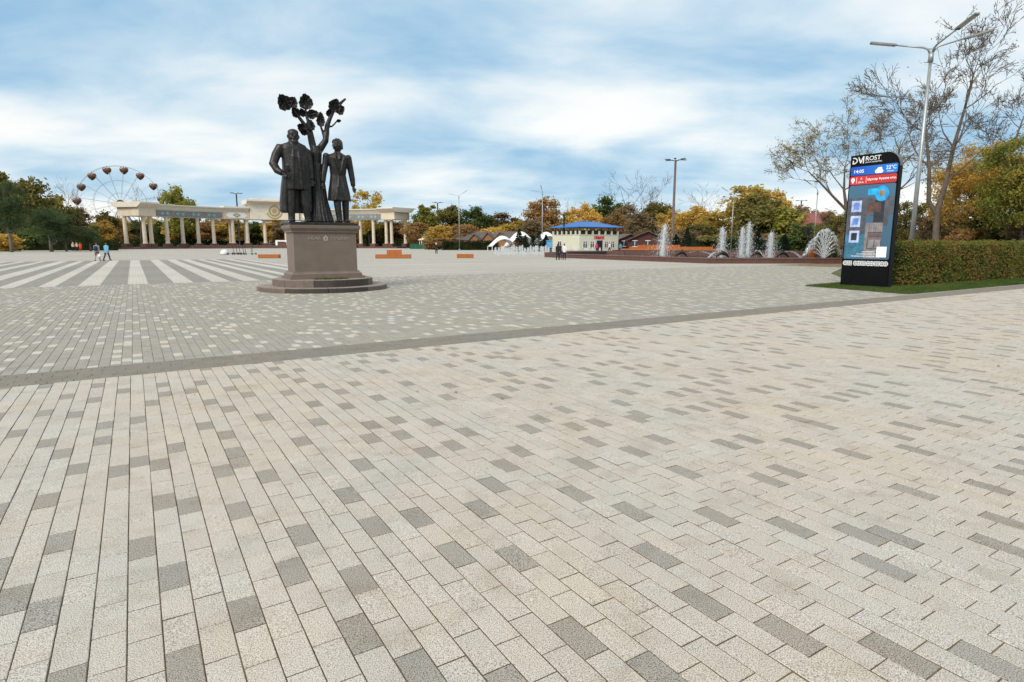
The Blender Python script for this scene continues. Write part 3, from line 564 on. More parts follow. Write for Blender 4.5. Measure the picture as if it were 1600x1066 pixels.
for s in (-1, 1):
    limb(m, [S(549 + s * 20, 478, D0 - .14), S(549 + s * 34, 520, D0 - .22), S(549 + s * 12, 600, D0 - .24), S(549 + s * 6, 645, D0 - .22)], [.035, .045, .03, .025], 8)   # lapels
    limb(m, [S(549 + s * 8, 655, D0 - .20), S(549 + s * 26, 760, D0 - .27), S(549 + s * 40, 842, D0 - .28)], [.02, .022, .022], 7)
limb(m, [S(549, 470, D0 - .17), S(553, 500, D0 - .22), S(547, 530, D0 - .25)], [.06, .05, .03], 8)                     # cravat
for k in range(4): m.ball(S(549, 560 + 26 * k, D0 - .235), .018, 8, 6)
sculpt_head(m, S(548, 417, D0 - .03), .198, False, True)
m.build('standing_man', 'bronze', st, True, .019, 2)['label'] = 'curly-haired man in a knee-length tailcoat, arms down'
# cast tree
m = MB(); TD = .16
for (pts, rad) in (([(410, 1018), (405, 940), (398, 850), (393, 700), (390, 560), (393, 480), (388, 430)], [.40, .32, .27, .23, .20, .205, .16]),
                   ([(385, 470), (365, 400), (352, 345), (328, 285), (285, 225), (245, 180)], [.13, .105, .085, .07, .06, .045]),
                   ([(380, 420), (366, 330), (352, 260), (337, 205), (333, 150)], [.09, .075, .06, .05, .035]),
                   ([(402, 480), (440, 428), (472, 380), (484, 320), (492, 262), (515, 205), (545, 155)], [.14, .125, .11, .095, .085, .07, .045]),
                   ([(505, 270), (528, 266), (545, 248), (568, 222), (590, 222)], [.035, .032, .03, .028, .035]), ([(466, 355), (455, 310), (440, 275)], [.06, .045, .035]),
                   ([(345, 330), (320, 318), (300, 300)], [.045, .035, .03]), ([(580, 110), (610, 75), (646, 42)], [.05, .055, .035]), ([(430, 990), (470, 1005), (505, 1016)], [.14, .10, .04]), ([(385, 985), (350, 1005), (325, 1015)], [.14, .10, .05])):
    limb(m, [S(a, b, TD + .02 * math.sin(i * 2.1)) for i, (a, b) in enumerate(pts)], rad, 12)
for k in range(9):                                                                    # bark ridges
    a = R(200 + 18 * k); limb(m, [Vector((S(410, 0).x + .40 * math.cos(a), TD + .40 * math.sin(a), .12)), Vector((S(400, 0).x + .27 * math.cos(a), TD + .27 * math.sin(a), .9)), Vector((S(391, 0).x + .205 * math.cos(a), TD + .205 * math.sin(a), 2.1))], [.045, .03, .02], 6)
m.build('tree_trunk', 'bronze', st, True, .022, 1)
def cast_leaf(c, ln, wd, ang, tiltx, seed):
    """thick cupped leaf with a serrated rim"""
    r = random.Random(seed); n = 34; rim = []
    for k in range(n):
        t = 2 * math.pi * k / n; s = 1 + .05 * math.sin(k * 1.9 + seed) + r.uniform(-.05, .05); pt = abs(math.sin(t)) ** 1.25 * (1 if math.sin(t) > 0 else -1)
        rim.append(Vector((wd * .56 * pt * s * (1 + .30 * math.cos(t)), 0, -ln * .5 * math.cos(t) * s)))
    M = Matrix.Translation(c) @ Matrix.Rotation(ang, 4, 'Y') @ Matrix.Rotation(tiltx, 4, 'X'); b = MB(); rs = []
    for (k, d) in ((.05, .10), (.35, .085), (.7, .05), (1.0, 0), (1.0, -.035), (.7, .005), (.35, .035), (.05, .05)):
        rs.append([M @ Vector((p.x * k, d + (.02 * math.sin(i * 1.7) if .2 < k < .9 else 0), p.z * k)) for i, p in enumerate(rim)])
    b.rings(rs); b.tube([M @ Vector((0, -.02, -ln * .5)), M @ Vector((0, .03, 0)), M @ Vector((0, -.01, ln * .45))], [.022, .018, .01], 6)
    return b.build('cast_leaf', 'bronze', st, False)
for i, (zx, zy, ln, wd, an, tl) in enumerate([(178, 125, .52, .44, -35, .2), (235, 120, .42, .34, 30, -.3), (255, 190, .36, .28, -50, .4), (335, 103, .50, .42, -8, .1), (305, 185, .30, .20, -30, .5), (360, 275, .40, .28, 10, -.4),
                                              (383, 190, .40, .28, 75, .3), (440, 225, .52, .26, 6, -.2), (290, 298, .30, .26, -60, .3), (310, 330, .22, .2, 20, .6), (555, 105, .46, .38, 20, .15), (592, 130, .38, .34, 60, -.25), (510, 165, .28, .2, 10, .3), (582, 220, .16, .1, 80, .3)]):
    cast_leaf(S(zx, zy, TD - .04), ln * 1.02, wd * .98, R(an), tl, i)

# ------------------------------------------------------------------ information kiosk
KL = Vector((12.4, 22.8, 0)); KW, KD, KH = 1.80, .33, 4.74
kb = thing('information_kiosk', 'tall black information kiosk with a lit screen beside the hedge', 'kiosk', KL, TH - R(90))
kb.scale = (.95, .7, 1)
def kiosk_outline(w, h, r, x0=0.0, z0=0.0):
    return [(x0, z0), (w, z0)] + [(w - r + r * math.cos(t), h - r + r * math.sin(t)) for t in [R(90) * k / 8 for k in range(9)]] + [(x0, h)]
m = MB(); m.yprism(kiosk_outline(KW, KH, .5), .02, KD); body = m.build('body', 'kiosk_black', kb)
m = MB(); ol = [(KW - .5 + .513 * math.cos(t), KH - .5 + .513 * math.sin(t)) for t in [R(90) * k / 8 for k in range(9)]]; il = [(KW - .5 + .5 * math.cos(t), KH - .5 + .5 * math.sin(t)) for t in [R(90) * k / 8 for k in range(9)]]
m.yprism(ol + il[::-1], .03, KD - .01); m.build('edge_trim', 'kiosk_edge', kb)
m = MB(); m.yprism(kiosk_outline(KW - .03, KH - .03, .48, .03, .04), .0, .02); front = m.build('front_panel', 'kiosk_black', kb)
def rrect(x0, x1, z0, z1, r):
    pts = []
    for cx_, cz_, a in ((x1 - r, z1 - r, 0), (x0 + r, z1 - r, 90), (x0 + r, z0 + r, 180), (x1 - r, z0 + r, 270)):
        pts += [(cx_ + r * math.cos(R(a + 22.5 * k)), cz_ + r * math.sin(R(a + 22.5 * k))) for k in range(5)]
    return pts
def plate(name, poly, y, mat, parent, th=.003):
    b = MB(); b.yprism(poly, y - th, y); return b.build(name, mat, parent)
def grad_mat(name, ca, cb, s, axis=0, lo=0., hi=1.9):
    m, N, L = new_mat(name); o = N('ShaderNodeOutputMaterial'); b = N('ShaderNodeBsdfPrincipled'); L(b.outputs[0], o.inputs[0]); t = N('ShaderNodeTexCoord'); sp = N('ShaderNodeSeparateXYZ'); L(t.outputs['Object'], sp.inputs[0])
    mr = N('ShaderNodeMapRange'); L(sp.outputs[axis], mr.inputs[0]); mr.inputs[1].default_value = lo; mr.inputs[2].default_value = hi
    r = N('ShaderNodeValToRGB'); L(mr.outputs[0], r.inputs[0]); r.color_ramp.elements[0].color = c4(ca); r.color_ramp.elements[1].color = c4(cb)
    L(r.outputs[0], b.inputs['Emission Color']); b.inputs['Emission Strength'].default_value = s; b.inputs['Base Color'].default_value = (.01, .01, .012, 1); b.inputs['Roughness'].default_value = .22
    return m
grad_mat('screen_blue', (.002, .07, .50), (.01, .24, .75), .85); grad_mat('screen_red', (.72, .035, .03), (.55, .03, .02), .8); grad_mat('screen_picture', (.055, .13, .19), (.06, .17, .27), .8, 2, 1.0, 3.4)
for n_, c_, s_ in (('px_white', (.85, .88, .92), .9), ('px_sky', (.03, .36, .80), .8), ('px_cyan', (.02, .40, .80), .8), ('px_pale', (.42, .50, .82), .8), ('px_violet', (.17, .23, .50), .7), ('px_grey', (.10, .105, .12), .7), ('px_dark', (.035, .04, .05), .7), ('px_floor', (.27, .24, .24), .7), ('px_wood', (.17, .13, .13), .7), ('px_brown', (.12, .065, .05), .7), ('px_teal', (.05, .16, .24), .8), ('px_amber', (.30, .24, .12), .7), ('px_sun', (.75, .55, .35), .8)): emit_mat(n_, c_, s_)
zz = lambda y: 1.6 + (380 - y) / 953 * 22.0
X0, X1 = .05, 1.75
blue = plate('blue_bar', rrect(X0, X1, 4.02, 4.33, .05), -.001, 'screen_blue', kb); red = plate('red_bar', rrect(X0, X1, 3.69, 3.995, .06), -.001, 'screen_red', kb); pic = plate('screen', rrect(X0, X1, 1.02, 3.665, .06), -.001, 'screen_picture', kb)
T = -.0065
text('clock_digits', '14:05', .165, (.15, T, 4.105), blue, 'px_white', .002, sx=1.1, bold=.0015); text('temperature', '22°C', .175, (1.34, T, 4.15), blue, 'px_white', .002, sx=1.0, bold=.001); text('weather_word', 'облачно', .06, (1.38, T, 4.065), blue, 'px_white', .002, bold=0)
m = MB()
for (cx_, cz_, r) in ((1.02, 4.11, .065), (1.11, 4.155, .095), (1.19, 4.105, .06)): m.yprism([(cx_ + r * math.cos(t), cz_ + r * math.sin(t)) for t in [2 * math.pi * k / 16 for k in range(16)]], T - .0012 + r * .01, T)
m.yprism([(1.00, 4.045), (1.21, 4.045), (1.21, 4.10), (1.00, 4.10)], T - .001, T); m.build('cloud_icon', 'px_white', blue)
m = MB(); m.yprism([(1.165 + .045 * math.cos(t), 4.205 + .045 * math.sin(t)) for t in [2 * math.pi * k / 14 for k in range(14)]], T + .0005, T + .002); m.build('sun_icon', 'px_sun', blue)
text('street_name', 'Мұхтар Әуезов көш.', .106, (.70, T, 3.815), red, 'px_white', .002, sx=1.0, bold=.001); text('direction_letter', 'А', .10, (.44, T, 3.865), red, 'px_white', .002, bold=.001); text('distance', '330 м', .085, (.35, T, 3.745), red, 'px_white', .002, bold=0)
m = MB(); m.yprism([(.16 + .07 * math.cos(R(a)), 3.87 + .07 * math.sin(R(a))) for a in range(-30, 211, 20)] + [(.16, 3.735)], T, T + .003); pin = m.build('pin_icon', 'px_white', red); plate('pin_eye', [(.16 + .022 * math.cos(t), 3.87 + .022 * math.sin(t)) for t in [2 * math.pi * k / 10 for k in range(10)]], T - .0005, 'screen_red', pin, .001)
for xx in (.29, .65): plate('divider', [(xx, 3.74), (xx + .012, 3.74), (xx + .012, 3.95), (xx, 3.95)], T + .002, 'px_white', red)
# the picture on the screen: a hall with three pale cards on a wall, a blue disc, a console table
q = lambda n, x0, x1, z0, z1, mt, d=0.0, sk=0.0: plate(n, [(x0, z0), (x1, z0 + sk), (x1, z1 + sk), (x0, z1)], -.0045 - d, mt, pic, .0012)
q('picture_wall', .06, 1.74, 2.55, 3.22, 'px_grey', 0, .0); q('picture_left', .06, .78, 1.9, 2.56, 'px_grey', .0002); q('picture_dark', 1.05, 1.42, 2.25, 3.12, 'px_dark', .0016); q('picture_shade', 1.42, 1.6, 2.2, 3.05, 'px_grey', .0018); q('picture_board', .80, 1.30, 2.70, 3.02, 'px_brown', .003)
q('picture_floor', .80, 1.42, 1.06, 2.32, 'px_floor', .0032); q('picture_teal', .06, .80, 1.06, 1.92, 'px_teal', .0012)
for k, (za, zb) in enumerate(((2.72, 3.12), (2.18, 2.58), (1.62, 2.05))):
    cardp = q('picture_card', .20, .58, za, zb, 'px_pale', .0048); q('card_print', .28, .50, za + .08, zb - .08, 'px_violet' if k < 2 else 'px_dark', .0062)
    for j in range(7 if k < 2 else 0): q('card_print', .26 + .035 * ((j * 3) % 7), .29 + .035 * ((j * 3) % 7), za + .05 + .04 * j, za + .10 + .04 * j, 'px_sky', .0075)
m = MB(); m.yprism([(1.29 + .24 * math.cos(t), 3.33 + .27 * math.sin(t)) for t in [2 * math.pi * k / 26 for k in range(26)]], -.012, -.0095); m.build('picture_disc', 'px_sky', pic); q('picture_flag', .78, 1.12, 3.30, 3.52, 'px_cyan', .0085); q('disc_mark', 1.20, 1.38, 3.24, 3.44, 'px_amber', .0095)
q('table_top', .90, 1.42, 1.72, 1.98, 'px_wood', .0048)
for (a, b, c_, d_) in ((.90, .925, 1.38, 1.72), (1.395, 1.42, 1.36, 1.72), (1.15, 1.175, 1.42, 1.72), (.90, 1.42, 1.38, 1.41), (.90, 1.42, 1.83, 1.845), (.90, 1.42, 1.97, 1.99)): q('table_frame', a, b, c_, d_, 'px_dark', .0064)
for k in range(7): q('picture_plank', .84 + .085 * k, .85 + .085 * k, 2.0, 2.30, 'px_wood', .0064)
q('white_card', 1.28, 1.64, 1.10, 1.47, 'px_white', .0095)
for k, (s_, z_) in enumerate((('алюминиевого', 1.27), ('ул. Баймагамбета 38', 1.19), ('Петропавловск, Қазақстан', 1.11))): text('address_line', s_, .068, (1.23, -.0125, z_), pic, 'px_white', .001, 'RIGHT', bold=0)
# header: a monogram, a name and its second line
D_ = MB(); zt, zb = 4.66, 4.43
D_.yprism([(.09, zb), (.16, zb), (.235, zb + .03), (.285, zb + .11), (.235, zt - .03), (.16, zt), (.09, zt), (.09, zt - .035), (.16, zt - .035), (.21, zt - .06), (.245, zb + .11), (.21, zb + .06), (.155, zb + .04), (.13, zb + .04), (.13, zt - .075), (.09, zt - .11)][:10] + [(.245, zb + .11), (.21, zb + .06), (.155, zb + .04), (.13, zb + .04), (.13, zt - .10), (.09, zt - .10)], -.008, -.002)
D_.yprism([(.285, zt), (.325, zt), (.395, zb + .09), (.47, zt + .02), (.515, zt + .02), (.515, zb), (.475, zb), (.475, zt - .06), (.41, zb + .01), (.375, zb + .01)], -.0084, -.002); D_.build('monogram', 'white_print', front)
text('name_lettering', 'ROST', .215, (.56, -.002, 4.515), front, 'white_print', .01, sx=1.05, bold=.003); text('second_line', 'DIGITAL MARKETING', .062, (.56, -.002, 4.435), front, 'white_print', .006, sx=1.02, bold=.001)
# ornament strip: roundels, paired roundels and hatched plates in turn
def ring_poly(cx_, cz_, r0, r1, a0=0, a1=360, n=16): return [(cx_ + r1 * math.cos(R(a0 + (a1 - a0) * k / n)), cz_ + r1 * math.sin(R(a0 + (a1 - a0) * k / n))) for k in range(n + 1)] + [(cx_ + r0 * math.cos(R(a1 - (a1 - a0) * k / n)), cz_ + r0 * math.sin(R(a1 - (a1 - a0) * k / n))) for k in range(n + 1)]
zc_ = .87
for k, cx_ in enumerate((.135, .30, .53, .66, .83, 1.02, 1.15, 1.34, 1.52, 1.65)):
    m = MB()
    if k in (1, 4, 7):
        for j in range(6): m.yprism([(cx_ - .10, zc_ - .085 + .031 * j), (cx_ + .10, zc_ - .085 + .031 * j), (cx_ + .10, zc_ - .068 + .031 * j), (cx_ - .10, zc_ - .068 + .031 * j)], -.006, -.001)
        for j in range(3): m.yprism([(cx_ - .09 + .08 * j, zc_ - .085), (cx_ - .075 + .08 * j, zc_ - .085), (cx_ - .075 + .08 * j, zc_ + .087), (cx_ - .09 + .08 * j, zc_ + .087)], -.0075, -.001)
    else:
        m.yprism(ring_poly(cx_, zc_, .058, .088, 0, 180), -.006, -.001); m.yprism(ring_poly(cx_, zc_, .058, .088, 180, 360), -.006, -.001); m.yprism([(cx_ - .05, zc_ - .012), (cx_ + .05, zc_ - .012), (cx_ + .05, zc_ + .012), (cx_ - .05, zc_ + .012)], -.007, -.001); m.yprism([(cx_ - .012, zc_ - .05), (cx_ + .012, zc_ - .05), (cx_ + .012, zc_ + .05), (cx_ - .012, zc_ + .05)], -.0078, -.001)
    m.build('ornament', 'white_print', front)

# ------------------------------------------------------------------ street lamps
def lamp_pole(name, label, loc, H, arms, r=.09, mat='galvanised', head=(1.0, .16, .06), group='street lamps', rise=.35):
    t = thing(name, label, 'street lamp', loc, 0, group)
    m = MB(); m.tube([(0, 0, -.05), (0, 0, .25), (0, 0, .26)], [r * 2.0, r * 2.0, r * 1.1], 10); m.tube([(0, 0, .2), (0, 0, H * .5), (0, 0, H)], [r, r * .8, r * .55], 10); m.tube([(0, 0, H - .35), (0, 0, H + .05)], [r * .95, r * .95], 10); m.build('pole', mat, t, True)
    for (ax, ay, ln, rs) in arms:
        d = Vector((ax, ay, 0)).normalized(); e = d * ln + Vector((0, 0, H + rs))
        m = MB(); m.tube([(0, 0, H - .1), d * ln * .10 + Vector((0, 0, H + .12 + rs * .12)), d * ln * .22 + Vector((0, 0, H + .14 + rs * .25)), e], [r * .42, r * .4, r * .36, r * .3], 8); a = m.build('arm', mat, t, True)
        dir3 = (e - (d * ln * .22 + Vector((0, 0, H + .14 + rs * .25)))).normalized(); qd = dir3.to_track_quat('X', 'Z').to_matrix()
        m = MB(); m.box(e + dir3 * head[0] * .45, head, tilt=qd); h = m.build('lamp_head', 'dark_metal' if mat != 'galvanised' else 'grey_metal', a)
        up = qd @ Vector((0, 0, 1)); m = MB(); m.box(e + dir3 * head[0] * .5 - up * (head[2] / 2 + .008), (head[0] * .75, head[1] * .75, .014), tilt=qd); m.build('lens', 'lamp_glass', h)
    return t
p = at(1424, 380, 27.0)
lamp_pole('street_lamp', 'tall galvanised street lamp with three arms behind the hedge', (p.x, p.y, 0), 9.5, [(-2.3, .7, 1.4, .45), (.15, -2.0, 1.3, .55), (2.1, -1.0, 1.15, .45)], .105, head=(1.0, .2, .07))
p = at(718, 389, 140); lamp_pole('street_lamp', 'grey two-armed street lamp right of the colonnade, before the trees', (p.x, p.y, 0), 12.0, [(-1, .2, 1.6, .5), (1, -.2, 1.2, .9)], .12)
p = at(847, 390, 125); lamp_pole('street_lamp', 'grey two-armed street lamp left of the blue-roofed cafe', (p.x, p.y, 0), 11.6, [(-1, .2, 1.5, .4), (-.3, -1, .8, .8)], .12)
p = at(1142, 385, 92); lamp_pole('street_lamp', 'slim two-armed street lamp behind the fountain jets', (p.x, p.y, 0), 8.4, [(-1, .2, 1.0, .9), (.5, -.8, .8, .9)], .09)
p = at(1271, 385, 70); lamp_pole('street_lamp', 'slim street lamp behind the fan-shaped fountain jet', (p.x, p.y, 0), 7.4, [(-1, .2, .8, .8)], .085)
def mast(label, px, top, Y):
    p = at(px, 385, Y); H = EYE + (380 - top) / 953 * Y - .2
    t = thing('light_mast', label, 'light mast', (p.x, p.y, 0), 0, 'tall light masts'); m = MB(); m.tube([(0, 0, 0), (0, 0, 1.2), (0, 0, 1.25), (0, 0, H)], [.42, .42, .30, .22], 10); m.build('pole', 'brown_pole' if Y < 150 else 'dark_metal', t, True)
    for k in range(6):
        a = R(60 * k + 12); d = Vector((math.cos(a), math.sin(a), 0)); m = MB(); m.tube([(0, 0, H - .1), d * .5 + Vector((0, 0, H + .05)), d * 1.35 + Vector((0, 0, H + .18))], [.06, .05, .045], 6); ar = m.build('arm', 'dark_metal', t)
        m = MB(); m.box(d * 1.75 + Vector((0, 0, H + .2)), (1.0, .42, .12), a); m.build('lamp_head', 'dark_metal', ar)
mast('tall brown light mast with a ring of lamps behind the fountain', 1050, 254, 125); mast('light mast rising behind the left wing of the colonnade', 375, 304, 214); mast('light mast right of the colonnade, among far trees', 685, 318, 240); mast('far light mast over the trees left of the kiosk', 1247, 315, 235)
p = at(1263, 385, 66); t = thing('signal_post', 'dark signal box on a wooden post left of the fan jet', 'post', (p.x, p.y, 0)); m = MB(); m.tube([(0, 0, 0), (0, 0, 3.4)], [.07, .06], 8); m.build('post', 'wood_dark', t); m = MB(); m.cbox((-.22, 0, 2.85), (.34, .3, .75), .03); m.cbox((.02, 0, 2.1), (.35, .25, .3), .02); m.build('box', 'dark_metal', t)

# ------------------------------------------------------------------ curved colonnade
OC = Vector((-59.0, 154.9, 0)); CR = 44.3; AM = 112.2
cn = thing('colonnade', 'long curved cream colonnade with a raised central portal behind the statue', 'colonnade', OC)
def sector(m, a0, a1, r0, r1, z0, z1, n=None, prof=None):
    n = n or max(2, int(abs(a1 - a0) / 2.5) + 1); pr = prof or ((r0, z0), (r1, z0), (r1, z1), (r0, z1))
    m.rings([[Vector((r * math.cos(R(AM + a0 + (a1 - a0) * i / (n - 1))), r * math.sin(R(AM + a0 + (a1 - a0) * i / (n - 1))), z)) for r, z in pr] for i in range(n)]); return m
def polar(a, r, z=0): return Vector((r * math.cos(R(AM + a)), r * math.sin(R(AM + a)), z))
m = MB(); sector(m, -56.5, 56.5, 41.2, 51, -.05, .28); sector(m, -56, 56, 41.8, 50.4, .283, .5); m.build('base_step', 'granite_brown', cn)
m = MB(); sector(m, -36, 36, 38.6, 41.17, -.05, .30); sector(m, -35, 35, 39.4, 41.7, .303, .62); sector(m, -34, 34, 40.2, 50, .62, .95); m.build('stage_step', 'granite_cap', cn)
def column(a, r, z0, z1, rad=.53, mat='cream_stone'):
    p = polar(a, r); m = MB(); n = 18
    m.rings([[p + Vector((rr_ * math.cos(t) * (1 - .035 * (k % 2)), rr_ * math.sin(t) * (1 - .035 * (k % 2)), z)) for k, t in enumerate([2 * math.pi * k / n for k in range(n)])] for rr_, z in ((rad * 1.22, z0), (rad * 1.22, z0 + .25), (rad * 1.03, z0 + .32), (rad, z0 + .6), (rad * .9, z1 - .55), (rad * 1.0, z1 - .45), (rad * 1.2, z1 - .12), (rad * 1.2, z1 + .01))])
    o = m.build('column', mat, cn); m = MB(); m.box(p + Vector((0, 0, (z0 + .45) / 2)), (1.9, 1.9, z0 - .46), R(AM + a)); m.build('plinth', 'granite_brown', o)
for s in (-1, 1):
    for a in (23.5, 29.3, 35.2, 41.2, 47.5, 50.2): column(s * a, CR, 1.45, 8.9)
    for a in (52.8,): column(s * a, CR + 4.2, 1.45, 8.9)
    for a in (4.1, 10.8, 16.2): column(s * a, CR, 1.55, 8.9); column(s * (a - .4), CR + 4.4, 1.55, 8.9)
    m = MB(); sector(m, s * 19.6, s * 47.0, CR - .8, CR + .9, 8.9, 11.0); wing = m.build('wing_beam', 'cream_stone', cn)
    m = MB(); sector(m, s * 20.2, s * 46.4, CR - .95, CR - .81, 9.05, 10.75); fr = m.build('frieze_panel', 'mosaic_blue', wing)
    for k in range(13):
        a = 21.2 + 2.0 * k; c_ = polar(s * a, CR - .99, 9.9); m = MB(); ux = Vector((-math.sin(R(AM + s * a)), math.cos(R(AM + s * a)), 0)); up = Vector((0, 0, 1)); ni = -polar(s * a, 1)
        pts = [c_ + ux * .62 * math.cos(t) * (1 if j % 2 == 0 else .45) + up * .62 * math.sin(t) * (1 if j % 2 == 0 else .45) for j, t in enumerate([2 * math.pi * j / 8 for j in range(8)])]
        m.rings([[q_ for q_ in pts], [q_ + ni * .05 for q_ in pts]]); m.build('mosaic_star', ('mosaic_red', 'mosaic_pale', 'mosaic_pale')[k % 3], fr)
    m = MB(); sector(m, s * 19.4, s * 48.0, 0, 0, 0, 0, None, ((CR - .9, 11.0), (CR + 1.0, 11.0), (CR + 1.6, 12.1), (CR + 1.6, 12.35), (CR - 1.9, 12.35), (CR - 1.9, 12.1), (CR - 1.3, 11.6))); m.build('cornice', 'cream_cornice', cn)
    # end pavilion
    m = MB(); sector(m, s * 46.4, s * 53.6, CR - 1.5, CR + 5.6, 8.9, 11.2, 4); m.build('pavilion_beam', 'cream_stone', cn)
    m = MB(); sector(m, s * 45.8, s * 54.6, 0, 0, 0, 0, 4, ((CR - 1.7, 11.2), (CR + 5.8, 11.2), (CR + 7.0, 12.2), (CR + 7.0, 12.6), (CR - 3.0, 12.6), (CR - 3.0, 12.2))); m.build('pavilion_cornice', 'cream_cornice', cn)
    # block with a diamond panel next to the portal
    m = MB(); sector(m, s * 9.8, s * 19.6, CR - 1.0, CR + 5.2, 8.9, 11.3, 4); blk = m.build('diamond_block', 'cream_stone', cn)
    m = MB(); sector(m, s * 10.0, s * 19.9, 0, 0, 0, 0, 4, ((CR - 1.1, 11.3), (CR + 5.4, 11.3), (CR + 6, 12.2), (CR + 6, 12.7), (CR - 2.1, 12.7), (CR - 2.1, 12.2))); m.build('cornice', 'cream_cornice', cn)
    def flat_poly(a, r, pts, mat, par, name, d=.1):
        ux = Vector((-math.sin(R(AM + a)), math.cos(R(AM + a)), 0)); ni = -polar(a, 1); c_ = polar(a, r); b = MB()
        P_ = [c_ + ux * x_ + Vector((0, 0, z_)) for x_, z_ in pts]; b.rings([P_, [p_ + ni * d for p_ in P_]]); return b.build(name, mat, par)
    flat_poly(s * 14.7, CR - 1.02, [(-3.1, 10.1), (-2.2, 9.3), (2.2, 9.3), (3.1, 10.1), (2.2, 10.9), (-2.2, 10.9)], 'white_paint', blk, 'panel', .12); flat_poly(s * 14.7, CR - 1.16, [(-1.2, 10.1), (0, 9.4), (1.2, 10.1), (0, 10.8)], 'olive_ornament', blk, 'diamond', .06)
    flat_poly(s * 14.7, CR - 1.24, [(-.5, 10.1), (0, 9.8), (.5, 10.1), (0, 10.4)], 'cream_stone', blk, 'diamond_heart', .04)
m = MB(); sector(m, -9.7, 9.7, CR - 1.6, CR + 6, 8.9, 13.6, 5); por = m.build('portal_beam', 'cream_cornice', cn)
m = MB(); sector(m, -11.0, 11.0, 0, 0, 0, 0, 5, ((CR - 1.8, 13.6), (CR + 6.2, 13.6), (CR + 7.5, 14.5), (CR + 7.5, 14.9), (CR - 3.4, 14.9), (CR - 3.4, 14.4))); sector(m, -9.2, 9.2, CR - 2.4, CR + 6.5, 14.9, 15.3, 5); m.build('portal_cornice', 'cream_cornice', cn)
def flat_poly(a, r, pts, mat, par, name, d=.1):
    ux = Vector((-math.sin(R(AM + a)), math.cos(R(AM + a)), 0)); ni = -polar(a, 1); c_ = polar(a, r); b = MB()
    P_ = [c_ + ux * x_ + Vector((0, 0, z_)) for x_, z_ in pts]; b.rings([P_, [p_ + ni * d for p_ in P_]]); return b.build(name, mat, par)
emb = flat_poly(0, CR - 1.55, [(1.75 * math.cos(t), 11.6 + 1.75 * math.sin(t)) for t in [2 * math.pi * k / 24 for k in range(24)]], 'gold', por, 'emblem', .18); flat_poly(0, CR - 1.80, [(1.2 * math.cos(t), 11.6 + 1.2 * math.sin(t)) for t in [2 * math.pi * k / 24 for k in range(24)]], 'cream_stone', emb, 'emblem_field', .05); flat_poly(0, CR - 1.88, [((.95 if k % 2 else .55) * math.cos(t), 11.6 + (.95 if k % 2 else .55) * math.sin(t)) for k, t in enumerate([2 * math.pi * k / 24 for k in range(24)])], 'gold', emb, 'emblem_sun', .05)
flat_poly(0, CR - 1.57, [(2.5 * math.cos(R(a)), 11.6 + 2.5 * math.sin(R(a))) for a in range(195, 346, 10)] + [(2.05 * math.cos(R(a)), 11.6 + 2.05 * math.sin(R(a))) for a in range(345, 194, -10)], 'gold', por, 'garland', .15)
for s in (-1, 1):
    rr = random.Random(9)
    for k in range(16):
        fx = rr.uniform(0, 1); fz = rr.uniform(0, 1)
        if fx + fz > 1: fx, fz = 1 - fx, 1 - fz
        flat_poly(0, CR - 1.53, [(s * (6.9 - 3.6 * fx) + .42 * math.cos(t) * (1 if j % 2 else .4), 13.1 - 3.2 * fz + .42 * math.sin(t) * (1 if j % 2 else .4)) for j, t in enumerate([2 * math.pi * j / 8 for j in range(8)])], 'olive_ornament', por, 'scroll_ornament', .06 + .01 * k / 4)
p = at(413, 383, 170); t = thing('stage_frame', 'low white and pale blue frame standing on the colonnade stage', 'frame', (p.x, p.y + 13, .95)); m = MB(); m.bbox((-1.9, 0, 0), (-1.3, .5, 1.5)); m.bbox((1.4, 0, 0), (1.9, .5, 1.5)); m.bbox((-1.298, 0, 1.1), (1.398, .5, 1.5)); m.build('frame', 'white_paint', t); m = MB(); m.bbox((-1.29, .1, .05), (1.39, .4, .9)); m.build('panel', 'granite_brown', t)

# ------------------------------------------------------------------ ferris wheel
FY = 236; fc = at(189, 319, FY); FR = 57 / 953 * FY
fw_ = thing('ferris_wheel', 'ferris wheel with copper heart-shaped cabins rising behind the left trees', 'ferris wheel', (fc.x, fc.y, 0), R(24)); hz = fc.z
m = MB(); m.tube([(0, -1.2, hz), (0, 1.2, hz)], [1.5, 1.5], 16); hub = m.build('hub', 'dark_metal', fw_); m = MB(); m.tube([(0, -1.45, hz), (0, -1.21, hz)], [1.1, 1.1], 16); m.build('hub_cap', 'hub_orange', hub)
for rr_, th in ((FR, .06), (FR * .62, .045), (FR * .29, .04)):
    for s in (-1, 1):
        m = MB(); n = 64; m.rings([[Vector((math.cos(t) * (rr_ + th * a), s * .8 + th * b, hz + math.sin(t) * (rr_ + th * a))) for a, b in ((-1, -1), (1, -1), (1, 1), (-1, 1))] for t in [2 * math.pi * k / n for k in range(n + 1)]], cap=False); m.build('rim', 'wheel_steel', fw_)
def heart(c, s):
    m = MB(); n = 28; out_ = []
    for k in range(n):
        t = 2 * math.pi * k / n; out_.append((s * .064 * 15 * (.55 * math.sin(t) + .45 * math.sin(t) ** 3), s * .066 * (13 * math.cos(t) - 3.2 * math.cos(2 * t) - 1.6 * math.cos(3 * t) - .6 * math.cos(4 * t))))
    m.rings([[Vector((c.x + x_ * f_, c.y + y_, c.z + z_ * f_ + s * .12 * (1 - f_))) for x_, z_ in out_] for f_, y_ in ((.2, -.62 * s), (.6, -.56 * s), (.88, -.36 * s), (1.0, 0), (.88, .36 * s), (.6, .56 * s), (.2, .62 * s))]); return m
